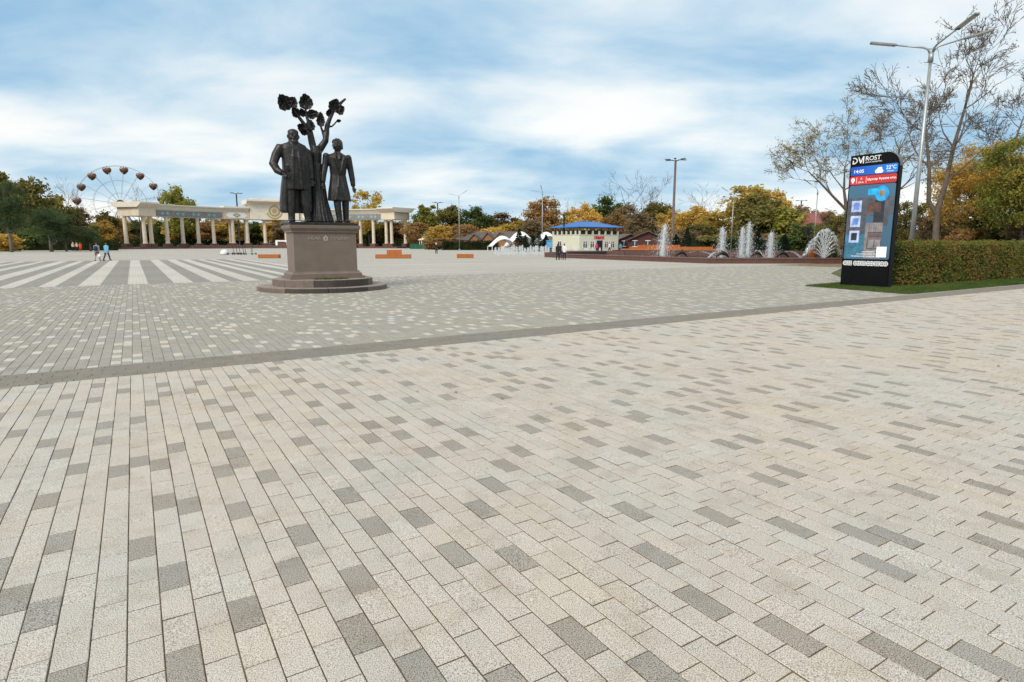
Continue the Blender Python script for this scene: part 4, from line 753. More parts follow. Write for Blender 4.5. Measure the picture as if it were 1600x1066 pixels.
for k in range(16):
    a = R(14 + 22.5 * k); d = Vector((math.cos(a), 0, math.sin(a)))
    for s in (-1, 1):
        m = MB(); m.tube([Vector((0, s * .9, hz)) + d * 1.2, Vector((0, s * .75, hz)) + d * FR], [.05, .05], 6); m.build('spoke', 'wheel_steel', fw_)
    m = heart(Vector((0, 0, hz)) + d * FR + Vector((0, 0, -1.35)), 1.55); g_ = m.build('cabin', 'copper_gondola', fw_, True)
    c_ = Vector((0, 0, hz)) + d * FR; m = MB(); m.tube([c_ + Vector((0, -.85, .0)), c_ + Vector((0, .85, .0))], [.1, .1], 6); m.tube([c_, c_ + Vector((0, 0, -.7))], [.08, .08], 6); m.build('cabin_axle', 'dark_metal', g_)
for s in (-1, 1):
    for q_ in (-1, 1): m = MB(); m.tube([(q_ * 7, s * 4, 0), (0, s * 1.6, hz)], [.35, .25], 8); m.build('support_leg', 'wheel_steel', fw_)

# ------------------------------------------------------------------ cafe with a blue hipped roof
cc = G(905, 393.8); CU, CV = 9.4, 8.4
cf = thing('cafe_building', 'cream cafe with a blue hipped roof and a battlemented terrace', 'building', (cc.x, cc.y, 0), TH)
m = MB(); m.bbox((0, 0, 0), (CU, CV, 3.05)); wall = m.build('wall', 'wall_lime', cf)
m = MB(); m.bbox((-.06, -.06, 3.05), (CU + .06, CV + .06, 3.17)); m.build('ledge', 'wall_lime', cf)
for k in range(7):
    m = MB(); m.bbox((-.05 + k * (CU - .22) / 6, -.03, 3.17), (.27 + k * (CU - .22) / 6, .2, 3.85)); m.build('battlement', 'wall_lime', cf)
for k in range(1, 7):
    m = MB(); m.bbox((-.03, k * CV / 6 - .3, 3.17), (.2, k * CV / 6, 3.85)); m.build('battlement', 'wall_lime', cf)
m = MB(); m.bbox((.25, .28, 3.17), (CU - .25, .31, 3.95)); m.bbox((.28, .32, 3.17), (.31, CV - .3, 3.95)); m.build('terrace_netting', 'netting', cf)
for k in range(6):
    for yy in (.45, CV - .4):
        m = MB(); m.tube([(.45 + k * (CU - .9) / 5, yy, 3.17), (.45 + k * (CU - .9) / 5, yy, 4.6)], [.05, .05], 8); m.build('roof_post', 'dark_metal', cf)
for k in range(1, 4): m = MB(); m.tube([(.45, .4 + k * 2.0, 3.17), (.45, .4 + k * 2.0, 4.6)], [.05, .05], 8); m.build('roof_post', 'dark_metal', cf)
m = MB(); e = .55; m.add([(-e, -e, 4.55), (CU + e, -e, 4.55), (CU + e, CV + e, 4.55), (-e, CV + e, 4.55), (3.2, CV / 2, 5.7), (CU - 3.2, CV / 2, 5.7), (-e, -e, 4.45), (CU + e, -e, 4.45), (CU + e, CV + e, 4.45), (-e, CV + e, 4.45)], [(0, 1, 5, 4), (1, 2, 5), (2, 3, 4, 5), (3, 0, 4), (6, 7, 1, 0), (7, 8, 2, 1), (8, 9, 3, 2), (9, 6, 0, 3), (9, 8, 7, 6)]); roof = m.build('roof', 'roof_blue', cf)
for a_, b_ in (((-e, -e, 4.56), (3.2, CV / 2, 5.72)), ((CU + e, -e, 4.56), (CU - 3.2, CV / 2, 5.72)), ((3.2, CV / 2, 5.72), (CU - 3.2, CV / 2, 5.72))): m = MB(); m.tube([a_, b_], [.05, .05], 6); m.build('ridge_cap', 'roof_blue', roof)
m = MB(); m.tube([(.2, CV * .6, 3.2), (.2, CV * .6, 7.0)], [.16, .16], 10); m.build('chimney', 'dark_metal', cf)
def cafe_window(x0, x1, z0, z1, side=0):
    fl_ = (lambda a, b, c_, d_, e_, f_: ((a, -d_, c_), (b, -e_, f_))) ; m = MB(); M_ = lambda lo, hi: m.bbox(lo, hi)
    if side == 0:
        m.bbox((x0, -.012, z0), (x1, .01, z1)); wn = m.build('window', 'window_glass', cf)
        m = MB()
        for xx in (x0, (x0 + x1) / 2 - .05, x1 - .1): m.bbox((xx, -.05, z0), (xx + .1, -.013, z1))
        for z_ in (z0 - .04, z0 + (z1 - z0) * .68, z1 - .06): m.bbox((x0 - .05, -.058, z_), (x1 + .05, -.013, z_ + .1))
        m.build('window_frame', 'white_paint', wn)
    else:
        m.bbox((-.012, x0, z0), (.01, x1, z1)); wn = m.build('window', 'window_glass', cf); m = MB()
        for xx in (x0, (x0 + x1) / 2 - .05, x1 - .1): m.bbox((-.05, xx, z0), (-.013, xx + .1, z1))
        for z_ in (z0 - .04, z1 - .06): m.bbox((-.058, x0 - .05, z_), (-.013, x1 + .05, z_ + .1))
        m.build('window_frame', 'white_paint', wn)
fx = lambda zx: (zx - 660) / 600 * CU
for a_, b_ in ((711, 778), (818, 885), (1036, 1100), (1140, 1203)): cafe_window(fx(a_), fx(b_), .68, 1.95)
cafe_window(5.5, 6.7, .9, 2.0, 1)
m = MB(); m.bbox((fx(920), -.03, .05), (fx(1010), .01, 2.1)); dr = m.build('door', 'door_dark', cf); m = MB(); m.bbox((fx(935), -.05, .3), (fx(962), -.031, 1.9)); m.bbox((fx(968), -.05, .3), (fx(996), -.031, 1.9)); m.build('door_pane', 'window_glass', dr)
text('sign_lettering', 'ПИМОК', .72, (fx(880), -.03, 2.34), cf, 'red_sign', .06, sx=.88, bold=.03)

# ------------------------------------------------------------------ tents, chalets, houses
def tent(label, px, Y, wd, dp, h, hc):
    p = at(px, 390, Y); t = thing('tent_canopy', label, 'tent', (p.x, p.y, 0), R(12), 'white tent canopies'); n = 14; vs = []; fs = []
    for i in range(n + 1):
        for j in range(n + 1):
            a, b = i / n * 2 - 1, j / n * 2 - 1; z = hc + (h - hc) * (1 - a ** 2 * .98) * (1 - .30 * b * b); k = 1 - .10 * (1 - b * b) * abs(a); vs.append((a * wd / 2 * k, b * dp / 2 * (1 - .12 * (1 - a * a)), z))
    for i in range(n):
        for j in range(n): q_ = i * (n + 1) + j; fs.append((q_, q_ + n + 1, q_ + n + 2, q_ + 1))
    m = MB(); m.add(vs, fs); o = m.build('membrane', 'membrane_white', t, True); md = o.modifiers.new('thickness', 'SOLIDIFY'); md.thickness = .05
    for s in (-1, 1):
        m = MB(); m.tube([Vector((a * wd / 2 * (1 - .10 * 0), s * dp / 2 * (1 - .12 * (1 - a * a)), 0 + (hc + (h - hc) * (1 - a * a * .98) * .70) - .06)) for a in [k / 8 * 2 - 1 for k in range(9)]], [.06] * 9, 6); m.build('arch', 'grey_metal', t)
        for q_ in (-1, 1): m = MB(); m.tube([(s * wd / 2, q_ * dp / 2, 0), (s * wd / 2, q_ * dp / 2, hc + .1)], [.06, .06], 6); m.build('pole', 'white_paint', t)
tent('low white tent canopy, leftmost behind the row of small jets', 785, 118, 4.9, 5, 3.0, .9); tent('tallest white tent canopy behind the small spruces', 813, 122, 5.8, 6, 3.9, .9); tent('white tent canopy just left of the cafe', 853, 126, 5.0, 6, 3.9, 1.0)
def gable_house(name, label, px, base_y, Y, wd, dp, wall_h, ridge_h, rz, wm, rm, group=None, windows=0, ov=.35):
    p = at(px, 385, Y); t = thing(name, label, 'house', (p.x, p.y, 0), rz, group)
    m = MB(); m.yprism([(-wd / 2, 0), (wd / 2, 0), (wd / 2, wall_h), (0, ridge_h - .12), (-wd / 2, wall_h)], 0, dp); wl = m.build('wall', wm, t); m = MB()
    for s in (-1, 1):
        sl = (ridge_h - wall_h) / (wd / 2); xo = wd / 2 + ov; a = Vector((s * xo, 0, wall_h - sl * ov)); b = Vector((s * .001, 0, ridge_h)); m.add([a + Vector((0, -ov, 0)), b + Vector((0, -ov, 0)), b + Vector((0, dp + ov, 0)), a + Vector((0, dp + ov, 0)), a + Vector((0, -ov, .14)), b + Vector((0, -ov, .14)), b + Vector((0, dp + ov, .14)), a + Vector((0, dp + ov, .14))], [(0, 1, 2, 3), (4, 7, 6, 5), (0, 4, 5, 1), (3, 2, 6, 7), (0, 3, 7, 4), (1, 5, 6, 2)])
    m.build('roof', rm, t)
    for k in range(windows):
        x_ = -wd / 2 + wd * (k + .5) / windows; m = MB(); m.bbox((x_ - .4, -.03, 1.0), (x_ + .4, .01, 2.0)); wn = m.build('window', 'window_glass', t); m = MB(); m.bbox((x_ - .48, -.05, .9), (x_ + .48, -.031, 1.0)); m.bbox((x_ - .48, -.05, 2.0), (x_ + .48, -.031, 2.1)); m.bbox((x_ - .04, -.05, 1.0), (x_ + .04, -.031, 2.0)); m.build('window_frame', 'white_paint', wn)
    return t
gable_house('log_chalet', 'small orange log chalet, leftmost of the gabled row behind the hedge', 741, 385, 150, 3.4, 6, 1.9, 3.7, R(-4), 'log_orange', 'roof_brown', 'log chalets')
gable_house('log_chalet', 'orange log chalet in the middle of the gabled row', 762, 385, 151, 3.6, 6, 2.0, 4.1, R(-4), 'log_orange', 'roof_brown', 'log chalets'); gable_house('log_chalet', 'orange log chalet at the right end of the gabled row', 781, 385, 153, 3.6, 6, 2.1, 4.2, R(-6), 'log_orange', 'roof_brown', 'log chalets')
gable_house('long_house', 'long dark-roofed house behind the white tents', 815, 385, 166, 6, 20, 2.6, 4.6, R(78), 'log_orange', 'roof_brown')
gable_house('maroon_house', 'dark red house with a low grey-brown roof right of the cafe', 1012, 385, 112, 7.0, 6, 2.2, 3.7, R(-12), 'wall_maroon', 'roof_brown', None, 3, .6); gable_house('maroon_house', 'low dark red shed beside the cafe', 984, 385, 122, 5, 5, 2.2, 3.3, R(10), 'wall_maroon', 'roof_brown', None, 2)
gable_house('red_roof_house', 'red-roofed house half hidden in trees left of the kiosk', 1292, 385, 98, 5, 6, 4.2, 6.4, R(20), 'wall_maroon', 'roof_maroon', None, 2, .5); gable_house('grey_roof_house', 'pale house with a grey metal roof beyond the colonnade end', 632, 385, 262, 34, 12, 6.5, 10.5, R(12), 'plaster_grey', 'roof_grey', None, 5)
p = at(858, 391, 113); t = thing('vending_booth', 'small light blue vending booth left of the cafe', 'booth', (p.x, p.y, 0), R(8)); m = MB(); m.cbox((0, 0, 1.35), (1.0, .8, 1.2), .08); m.cbox((0, 0, 2.05), (1.15, .95, .12), .05); m.build('cabinet', 'blue_booth', t); m = MB(); m.cbox((0, 0, .36), (.85, .7, .7), .03); m.build('base', 'door_dark', t)
# green park fence and a small kiosk behind it
p0 = at(641, 385, 165); p1 = at(667, 385, 165); t = thing('park_fence', 'green railing fence right of the colonnade', 'fence', (p0.x, p0.y, 0)); ln = p1.x - p0.x
for k in range(13): m = MB(); m.bbox((k * ln / 12 - .05, -.03, 0), (k * ln / 12 + .05, .03, 1.45)); m.build('picket', 'fence_green', t)
m = MB(); m.bbox((0, .04, .25), (ln, .10, .40)); m.bbox((0, .04, 1.2), (ln, .10, 1.32)); m.build('rail', 'fence_green', t); m = MB(); m.bbox((0, .11, .05), (ln, .14, 1.1)); m.build('infill_panel', 'fence_green', t)
p = at(664, 385, 172); t = thing('carousel_kiosk', 'small round pavilion with a green ball top behind the fence', 'pavilion', (p.x, p.y, 0)); m = MB(); m.lathe([(1.7, 2.5), (1.9, 2.4), (1.9, 2.55), (.3, 3.3), (.1, 3.35)], 16); m.build('roof', 'cream_cornice', t); m = MB(); m.ball((0, 0, 3.75), .5, 14, 10); m.build('ball_top', 'fence_green', t)
for k in range(6): m = MB(); m.tube([(1.5 * math.cos(k * 1.047), 1.5 * math.sin(k * 1.047), 0), (1.5 * math.cos(k * 1.047), 1.5 * math.sin(k * 1.047), 2.45)], [.09, .09], 8); m.build('post', 'white_paint', t)

# ------------------------------------------------------------------ fountain
FP = [Vector(q_) for q_ in ((3.7, 69.9, 0), (15.6, 48, 0), (27.4, 48, 0), (37.5, 55, 0), (33, 74, 0), (14, 84, 0))]
cen = sum(FP, Vector()) / len(FP)
ft = thing('fountain_basin', 'wide polygonal fountain basin with low brown granite walls', 'fountain', cen)
def wall_run(m, a, b, th, z0, z1, inset=0.0):
    d = (b - a).normalized(); n_ = Vector((-d.y, d.x, 0)); a2, b2 = a, b; m.prism([(q_.x - cen.x, q_.y - cen.y) for q_ in (a2 + n_ * inset, b2 + n_ * inset, b2 + n_ * (inset + th), a2 + n_ * (inset + th))], z0, z1)
for i in range(3):
    a, b = FP[i], FP[i + 1]; nseg = max(2, int((b - a).length / 1.6))
    for k in range(nseg):
        q0 = a.lerp(b, k / nseg); q1 = a.lerp(b, (k + 1) / nseg); g_ = (b - a).normalized() * .006; m = MB(); wall_run(m, q0 + g_, q1 - g_, .38, 0, .36, .03); blk = m.build('granite_block', 'granite_brown', ft); m = MB(); wall_run(m, q0 + g_ * .5, q1 - g_ * .5, .48, .361, .44, -.02); m.build('coping', 'granite_cap', blk)
for i in (3, 4, 5):
    m = MB(); wall_run(m, FP[i], FP[(i + 1) % 6], .5, 0, (.62 if i != 5 else .5), .05); m.build('back_wall', 'granite_brown', ft); m = MB(); wall_run(m, FP[i], FP[(i + 1) % 6], .62, .621 if i != 5 else .501, .69 if i != 5 else .57, 0); m.build('coping', 'granite_cap', ft)
m = MB(); q_ = [cen + (v_ - cen) * .975 for v_ in FP]; m.prism([(v_.x - cen.x, v_.y - cen.y) for v_ in q_], .02, .22); wt = m.build('water', 'water_pool', ft)
a, b = G(880, 399), G(1000, 400); m = MB(); wall_run(m, at(870, 395, 84), at(975, 395, 80), .4, 0, .58); m.build('inner_wall', 'granite_brown', ft)
# spray: many small streaks and drops
def spray(n, path, seed, size=.05, jitter=.05):
    """path(t, r) -> (point, spread); streak quads crossed in two directions"""
    r = np.random.default_rng(seed); vs = []; fs = []
    for k in range(n):
        p, s, d = path(r); p = np.array(p) + r.normal(0, 1, 3) * s; L_ = size * r.uniform(.5, 1.8); W_ = size * r.uniform(.2, .5); a = r.uniform(0, 6.28); sd_ = np.array([math.cos(a), math.sin(a), 0]) * W_; d = np.array(d); i = len(vs)
        vs += [p - d * L_, p + sd_, p + d * L_, p - sd_]; fs.append((i, i + 1, i + 2, i + 3))
    return vs, fs
def column_spray(h, w0, w1, n, seed, lean=0.0):
    def path(r):
        t = r.random() ** .9; wd = w0 + (w1 - w0) * (1 - t) ** .8; k_ = 1.0 if r.random() < .8 else 2.2; return (lean * t * t + .06 * t * (k_ - 1), 0, t * h * (1 + .05 * r.normal())), np.array([wd * k_, wd * k_, .04]), (lean * t * .5, 0, 1)
    return spray(n, path, seed)
def jet(label, px, top, Y, w0, w1, n, seed, z0=.22, lean=0, group='tall fountain jets', core=True):
    p = at(px, 400, Y); h = at(px, top, Y).z - z0; t = thing('fountain_jet', label, 'water jet', (p.x, p.y, z0), 0, group)
    vs, fs = column_spray(h, w0, w1, n, seed, lean); me = raw_mesh('spray', vs, fs); me.materials.append(MATS['water_spray']); sp_o = link('spray', me, t); sp_o['kind'] = 'stuff'
    m = MB(); k_ = 12; rr = random.Random(seed)
    m.rings([[Vector((lean * (i / 9) ** 2 + math.cos(a) * rad_ * rr.uniform(.7, 1.2), math.sin(a) * rad_ * rr.uniform(.7, 1.2), h * i / 9 * .96)) for a in [2 * math.pi * q_ / k_ for q_ in range(k_)]] for i, rad_ in [(i, max(.012, .6 * (w0 * .9 + (w1 * .9 - w0 * .9) * (1 - i / 9) ** .8))) for i in range(10)]]); m.build('core', 'water_spray', t, True); return t
jet('slanting wind-blown fountain jet, leftmost of the tall jets', 1035, 352, 57, .08, .40, 2200, 1, lean=.15); jet('tall white fountain jet left of the central pair', 1127, 357, 54, .07, .25, 2000, 2); jet('left one of the two central fountain jets', 1158, 357, 58, .07, .21, 2000, 3); jet('tallest fountain jet, right one of the central pair', 1168, 350, 58, .07, .29, 2200, 4); jet('lone white fountain jet between the central pair and the fan', 1203, 365, 55, .07, .25, 2000, 5)
p = at(1287, 405, 52); t = thing('fan_jet', 'fan-shaped fountain spray left of the kiosk', 'water jet', (p.x, p.y, .22))
for k in range(15):
    a = R(22 + 9.7 * k); sp_ = 2.55 * (.62 + .38 * math.sin(a) ** 2); pts = []; vx, vz = math.cos(a) * .62, math.sin(a)
    for i in range(17):
        s_ = i / 16 * (1.75 if abs(math.cos(a)) > .25 else 1.25); pts.append((sp_ * vx * s_, .12 * math.sin(k * 2.4) * s_, max(0, sp_ * (2 * vz * s_ - vz * s_ * s_) * .98)))
    def path(r, pts=pts):
        f_ = r.random() * 15.99; i = int(f_); a_, b_ = np.array(pts[i]), np.array(pts[i + 1]); d = b_ - a_; nn = np.linalg.norm(d) + 1e-6; w_ = .008 + .0045 * i; return a_ + d * (f_ - i), np.array([w_, w_, w_]), d / nn
    vs, fs = spray(430, path, 20 + k, .05); me = raw_mesh('stream', vs, fs); me.materials.append(MATS['water_spray']); so_ = link('stream', me, t); so_['kind'] = 'stuff'
def arc_jet(label, px0, px1, Y, h, seed, by=404):
    a, b = at(px0, by, Y), at(px1, by, Y); ln = b.x - a.x; t = thing('arc_jet', label, 'water jet', (a.x, a.y, .25), 0, 'arching jets of the dolphins')
    def path(r):
        s_ = r.random(); return (ln * s_, 0, 4 * h * s_ * (1 - s_) + .45 * (1 - s_)), np.array([.018, .018, .018]) * (1 + 2 * s_), (ln, 0, 4 * h * (1 - 2 * s_) - .45) / np.linalg.norm((ln, 0, 4 * h * (1 - 2 * s_) - .45))
    vs, fs = spray(420, path, seed, .05); me = raw_mesh('stream', vs, fs); me.materials.append(MATS['water_spray']); so_ = link('stream', me, t); so_['kind'] = 'stuff'
arc_jet('thin arching jet left of the first dolphin', 1076, 1118, 58, .32, 31); arc_jet('arching jet falling left from the dolphin by the tall jet', 1128, 1106, 54, .3, 32); arc_jet('arching jet right of the central pair', 1178, 1192, 56, .4, 33); arc_jet('arching jet falling right from the rightmost dolphin', 1222, 1252, 55, .35, 34)
def dolphin(label, px, Y, face, s=1.0, z=.22, tilt=0):
    p = at(px, 402, Y); t = thing('dolphin_sculpture', label, 'sculpture', (p.x, p.y, z), 0 if face > 0 else R(180), 'dark dolphin sculptures'); t.scale = (s, s, s); pts = [(-.75, 0, .05), (-.6, 0, .35), (-.25, 0, .62), (.1, 0, .68), (.38, 0, .52), (.55, 0, .28), (.68, 0, .12)]
    m = MB(); m.tube(pts, [.05, .10, .18, .20, .16, .09, .04], 10); m.tube([(-.05, 0, .82), (-.22, 0, 1.0)], [.09, .015], 6, True, .3); m.tube([(-.72, -.2, .0), (-.74, 0, .1), (-.72, .2, .0)], [.03, .07, .03], 6)
    for s_ in (-1, 1): m.tube([(.2, s_ * .15, .5), (.05, s_ * .38, .38)], [.07, .015], 6)
    m.build('body', 'bronze', t, True)
dolphin('dark dolphin sculpture arching left of the first tall jet', 1064, 57, -1, .8); dolphin('dark dolphin sculpture in front of the second tall jet', 1129, 53, 1, .8); dolphin('dark dolphin sculpture right of the central pair of jets', 1182, 56, -1, .75); dolphin('dark dolphin sculpture left of the fan jet', 1222, 54, -1, .8)
p = at(1163, 402, 60); t = thing('fountain_sculpture', 'dark leaping figure sculpture between the central fountain jets', 'sculpture', (p.x, p.y, .2)); m = MB(); m.lathe([(.5, 0), (.4, .4), (.2, .7), (.15, 1.0)], 12); m.tube([(0, 0, .9), (-.12, 0, 1.4), (-.02, 0, 1.9), (.16, 0, 2.4), (.25, 0, 2.85)], [.16, .2, .18, .11, .04], 10); m.tube([(-.05, 0, 1.5), (-.35, 0, 1.35), (-.5, 0, 1.1)], [.1, .08, .03], 8); m.tube([(.05, 0, 2.0), (.3, 0, 1.9)], [.07, .02], 6); m.build('body', 'bronze', t, True, .04, 1)
# low jets of the dry fountain
vs, fs = column_spray(1.0, .035, .085, 520, 77); lj = raw_mesh('spray', vs, fs); lj.materials.append(MATS['water_spray']); rr = random.Random(8); k = 0
lowp = sorted([(775 + 4.1 * i + rr.uniform(-1, 1), 84 + rr.uniform(-4, 5), rr.uniform(.85, 1.25)) for i in range(21)] + [(891, 92, .8), (894, 93, .8), (903, 94, .8), (914, 95, .8), (917, 95, .75), (926, 96, .85), (937, 97, .8), (865, 88, .9)])
for i, (px, Y, h) in enumerate(lowp):
    p = at(px, 398, Y); o = thing('fountain_jet', '', '', (p.x, p.y, 0), rr.uniform(0, 6)); o.scale = (1.25, 1.25, h * 1.05); so_ = link('spray', lj, o); so_['kind'] = 'stuff'; tag(o, f'low white ground jet, {ORD[i]} from the left in the row before the tents' if i < 21 else f'low white ground jet before the cafe, {ORD[i - 21]} from its left corner', 'water jet', 'low ground jets')

# ------------------------------------------------------------------ wooden benches
def slat_box(t, x0, x1, y0, y1, z0, z1, sw=.115):
    n = max(2, round((x1 - x0) / sw)); w_ = (x1 - x0) / n; me = None
    for k in range(n):
        if me is None: b = MB(); b.cbox((0, 0, 0), (w_ - .012, y1 - y0, z1 - z0), .008); me = b.mesh('slat', 'wood_orange')
        link('slat', me, t, (x0 + (k + .5) * w_, (y0 + y1) / 2, (z0 + z1) / 2 + random.uniform(-.002, .002)))
    m = MB(); m.bbox((x0 + .03, y0 + .03, 0.0), (x1 - .03, y1 - .03, z1 - .02)); m.build('frame', 'wood_dark', t)
def bench(label, px, by, wd, h, upper=None):
    p = G(px, by); t = thing('wooden_bench', label, 'bench', (p.x, p.y, 0), R(4), 'wooden block benches'); slat_box(t, -wd / 2, wd / 2, 0, .9, .03, h)
    if upper: slat_box(t, upper[0], upper[1], .95, 1.7, .03, upper[2])
bench('low orange wooden bench left of the pedestal, by the scooters', 419, 403.6, 2.15, .40); bench('two-tier orange wooden bench right of the pedestal', 614, 404, 3.7, .42, (-.75, .75, .88)); bench('low orange wooden bench in the middle of the square', 727, 403.4, 1.85, .43)
p = at(1045, 393, 90); t = thing('wooden_terrace', 'long stepped orange wooden seating terrace behind the fountain', 'seating', (p.x, p.y, 0), R(-3))
for (x0, x1, y0, z1) in ((-7.0, 7.2, 0, .78), (-5.6, 6.6, .8, 1.05), (-4.3, 2.0, 1.6, 1.32)): slat_box(t, x0, x1, y0, y0 + .78, .03, z1, .16)
p = at(1276, 393, 68); t = thing('wooden_bench', 'short orange wooden bench behind the fan jet', 'bench', (p.x, p.y, 0), 0, 'wooden block benches'); slat_box(t, -.8, .8, 0, .8, .03, 1.05)

# ------------------------------------------------------------------ scooters
def scooter(label, px, Y, rz, mt):
    p = at(px, 398, Y); t = thing('kick_scooter', label, 'scooter', (p.x, p.y, 0), rz, 'parked kick scooters'); m = MB(); m.cbox((0, 0, .16), (.62, .17, .05), .01); m.build('deck', mt, t); m = MB(); m.tube([(.30, 0, .16), (.42, 0, .3), (.36, 0, .55), (.30, 0, 1.15)], [.045, .04, .032, .03], 8); m.build('stem', mt, t); m = MB(); m.tube([(.30, -.27, 1.17), (.30, 0, 1.15), (.30, .27, 1.17)], [.02, .02, .02], 8); m.build('handlebar', 'rubber', t)
    for x_ in (-.42, .46):
        m = MB(); m.rings([[Vector((x_ + math.cos(a) * r, y_, .13 + math.sin(a) * r)) for r, y_ in ((.085, -.03), (.12, -.028), (.13, 0), (.12, .028), (.085, .03))] for a in [2 * math.pi * k / 16 for k in range(17)]], cap=False); wh = m.build('wheel', 'rubber', t); m = MB(); m.tube([(x_, -.025, .13), (x_, .025, .13)], [.084, .084], 14); m.build('rim', 'grey_metal', wh)
    m = MB(); m.tube([(-.28, 0, .17), (-.36, 0, .28), (-.48, 0, .27)], [.035, .04, .03], 6, True, .6); m.build('mudguard', mt, t)
for i, (px, Y, rz, mt) in enumerate([(361, 84, 35, 'rubber'), (367, 85, 70, 'rubber'), (371, 84, 50, 'rubber'), (377, 85, 60, 'rubber'), (381, 84, 75, 'cloth_navy'), (389, 84, 5, 'scooter_green'), (397, 85, 150, 'rubber')]):
    scooter(('green kick scooter parked left of the wooden bench' if mt == 'scooter_green' else f'dark kick scooter, {ORD[i if i < 5 else 5]} dark one from the left in the parked row'), px, Y, R(rz), mt)
p = G(351, 398.2); t = thing('white_cover', 'low white rounded cover at the left end of the scooters', 'cover', (p.x, p.y, 0)); m = MB(); rr = random.Random(1); m.lathe([(.56, 0), (.55, .25), (.46, .5), (.28, .68), (.05, .74)], 18); m.build('shell', 'membrane_white', t, True); m = MB(); m.lathe([(.60, 0), (.62, .05), (.57, .08)], 18); m.build('rim', 'grey_metal', t)

# ------------------------------------------------------------------ people
def person(label, px, by, H=1.7, top='cloth_grey', legs='cloth_black', hair='hair_dark', face=180, stride=.18, coat=.0, shorts=False, long_hair=False, pack=None, bag=None, hood=None, Y=None, fat=1.0):
    p = G(px, by) if Y is None else at(px, 385, Y); s = H / 1.72; t = thing('person', label, 'person', (p.x, p.y, 0), R(face)); t.scale = (s, s, s)
    hip = (.09, .92); f_ = stride; J = {}
    for sd_, fwd in ((-1, 1), (1, -1)): J[sd_] = [Vector((sd_ * .09, 0, .93)), Vector((sd_ * .095, -fwd * f_ * .55, .50)), Vector((sd_ * .10, -fwd * f_ + (.10 if fwd < 0 else 0) * f_ / .18, .09))]
    m = MB(); m.loft([(0, 0, .86, .15, .11), (0, 0, .96, .165, .115), (0, -.01, 1.12, .14, .10), (0, -.01, 1.30, .17, .115), (0, 0, 1.42, .185, .10), (0, 0, 1.475, .10, .075), (0, .0, 1.52, .055, .055), (0, -.005, 1.58, .05, .055)], 16)
    m.ball((0, -.01, 1.635), (.072, .092, .112), 12, 10); m.ball((0, -.03, 1.57), (.05, .06, .05), 10, 8); m.tube([(0, -.098, 1.65), (0, -.122, 1.625), (0, -.098, 1.615)], [.010, .016, .013], 6)
    for sd_ in (-1, 1):
        m.ball((sd_ * .075, 0, 1.63), (.012, .02, .03), 6, 5); m.ball((sd_ * .028, -.088, 1.65), (.014, .012, .009), 6, 5)
        a, b, c_ = J[sd_]; m.tube([a, (a + b) / 2, b, (b + c_) / 2, c_], [.092, .078, .056, .056, .036], 10); m.tube([c_ + Vector((0, .05, -.045)), c_ + Vector((0, -.05, -.05)), c_ + Vector((0, -.16, -.065))], [.038, .042, .025], 8)
        sh = Vector((sd_ * .19, 0, 1.41)); el = sh + Vector((sd_ * .05, -sd_ * f_ * .3 + .03, -.28)); wr = el + Vector((sd_ * .01, -sd_ * f_ * .45 - .05, -.24)); m.tube([Vector((sd_ * .12, 0, 1.41)), sh, (sh + el) / 2, el, (el + wr) / 2, wr], [.055, .056, .046, .038, .036, .025], 9); dn = (wr - el).normalized()
        m.tube([wr, wr + dn * .045, wr + dn * .09], [.022, .034, .032], 8, True, .55)
        for k, ln in enumerate((.07, .08, .075, .058)): b0 = wr + dn * .085 + Vector((0, -.027 + .018 * k, 0)); m.tube([b0, b0 + dn * ln * .5, b0 + dn * ln * .85 + Vector((-sd_ * .02, 0, 0))], [.0085, .008, .006], 6)
        b0 = wr + dn * .04 + Vector((0, -.032, 0)); m.tube([b0, b0 + dn * .03 + Vector((0, -.025, 0)), b0 + dn * .065 + Vector((-sd_ * .01, -.03, 0))], [.010, .009, .007], 6)
        J[sd_] += [sh, el, wr]
    m.build('body', 'skin', t, True, .011)
    m = MB(); low = .86 - coat; m.loft([(0, .0, low, .19 * fat + coat * .12, .145 * fat + coat * .1, .03), (0, 0, (low + 1.0) / 2, .18 * fat, .138 * fat, .02), (0, -.005, 1.12, .165 * fat, .128 * fat), (0, -.01, 1.30, .195, .14), (0, 0, 1.42, .205, .122), (0, 0, 1.485, .12, .092), (0, 0, 1.515, .075, .075)], 18, 7)
    for sd_ in (-1, 1): sh, el, wr = J[sd_][3:]; m.tube([Vector((sd_ * .12, 0, 1.415)), sh, (sh + el) / 2, el, el.lerp(wr, .9)], [.07, .078, .066, .058, .043], 10)
    m.build('jacket', top, t, True, .016, 1)
    m = MB(); m.loft([(0, 0, .80, .165, .12), (0, 0, .93, .175, .125), (0, 0, 1.02, .165, .12)], 16)
    for sd_ in (-1, 1):
        a, b, c_ = J[sd_][:3]; m.tube([a, (a + b) / 2, b] if shorts else [a, (a + b) / 2, b, (b + c_) / 2, c_ + Vector((0, 0, .0))], [.105, .095, .08] if shorts else [.105, .092, .074, .07, .058], 10)
    m.build('trousers', legs, t, True, .014, 1)
    for sd_ in (-1, 1): c_ = J[sd_][2]; m = MB(); m.tube([c_ + Vector((0, .065, -.05)), c_ + Vector((0, -.04, -.045)), c_ + Vector((0, -.185, -.065))], [.045, .052, .032], 9); m.build('shoe', 'shoe_dark', t, True)
    m = MB(); m.ball((0, .015, 1.665), (.085, .098, .10), 12, 8)
    if long_hair: m.tube([(0, .06, 1.68), (0, .085, 1.55), (0, .09, 1.40)], [.07, .075, .04], 8)
    m.build('hair', hair, t, True)
    if hood: m = MB(); m.ball((0, .02, 1.66), (.105, .115, .125), 12, 8); m.tube([(0, .05, 1.62), (0, .04, 1.5)], [.09, .11], 10); m.build('headscarf', hood, t, True)
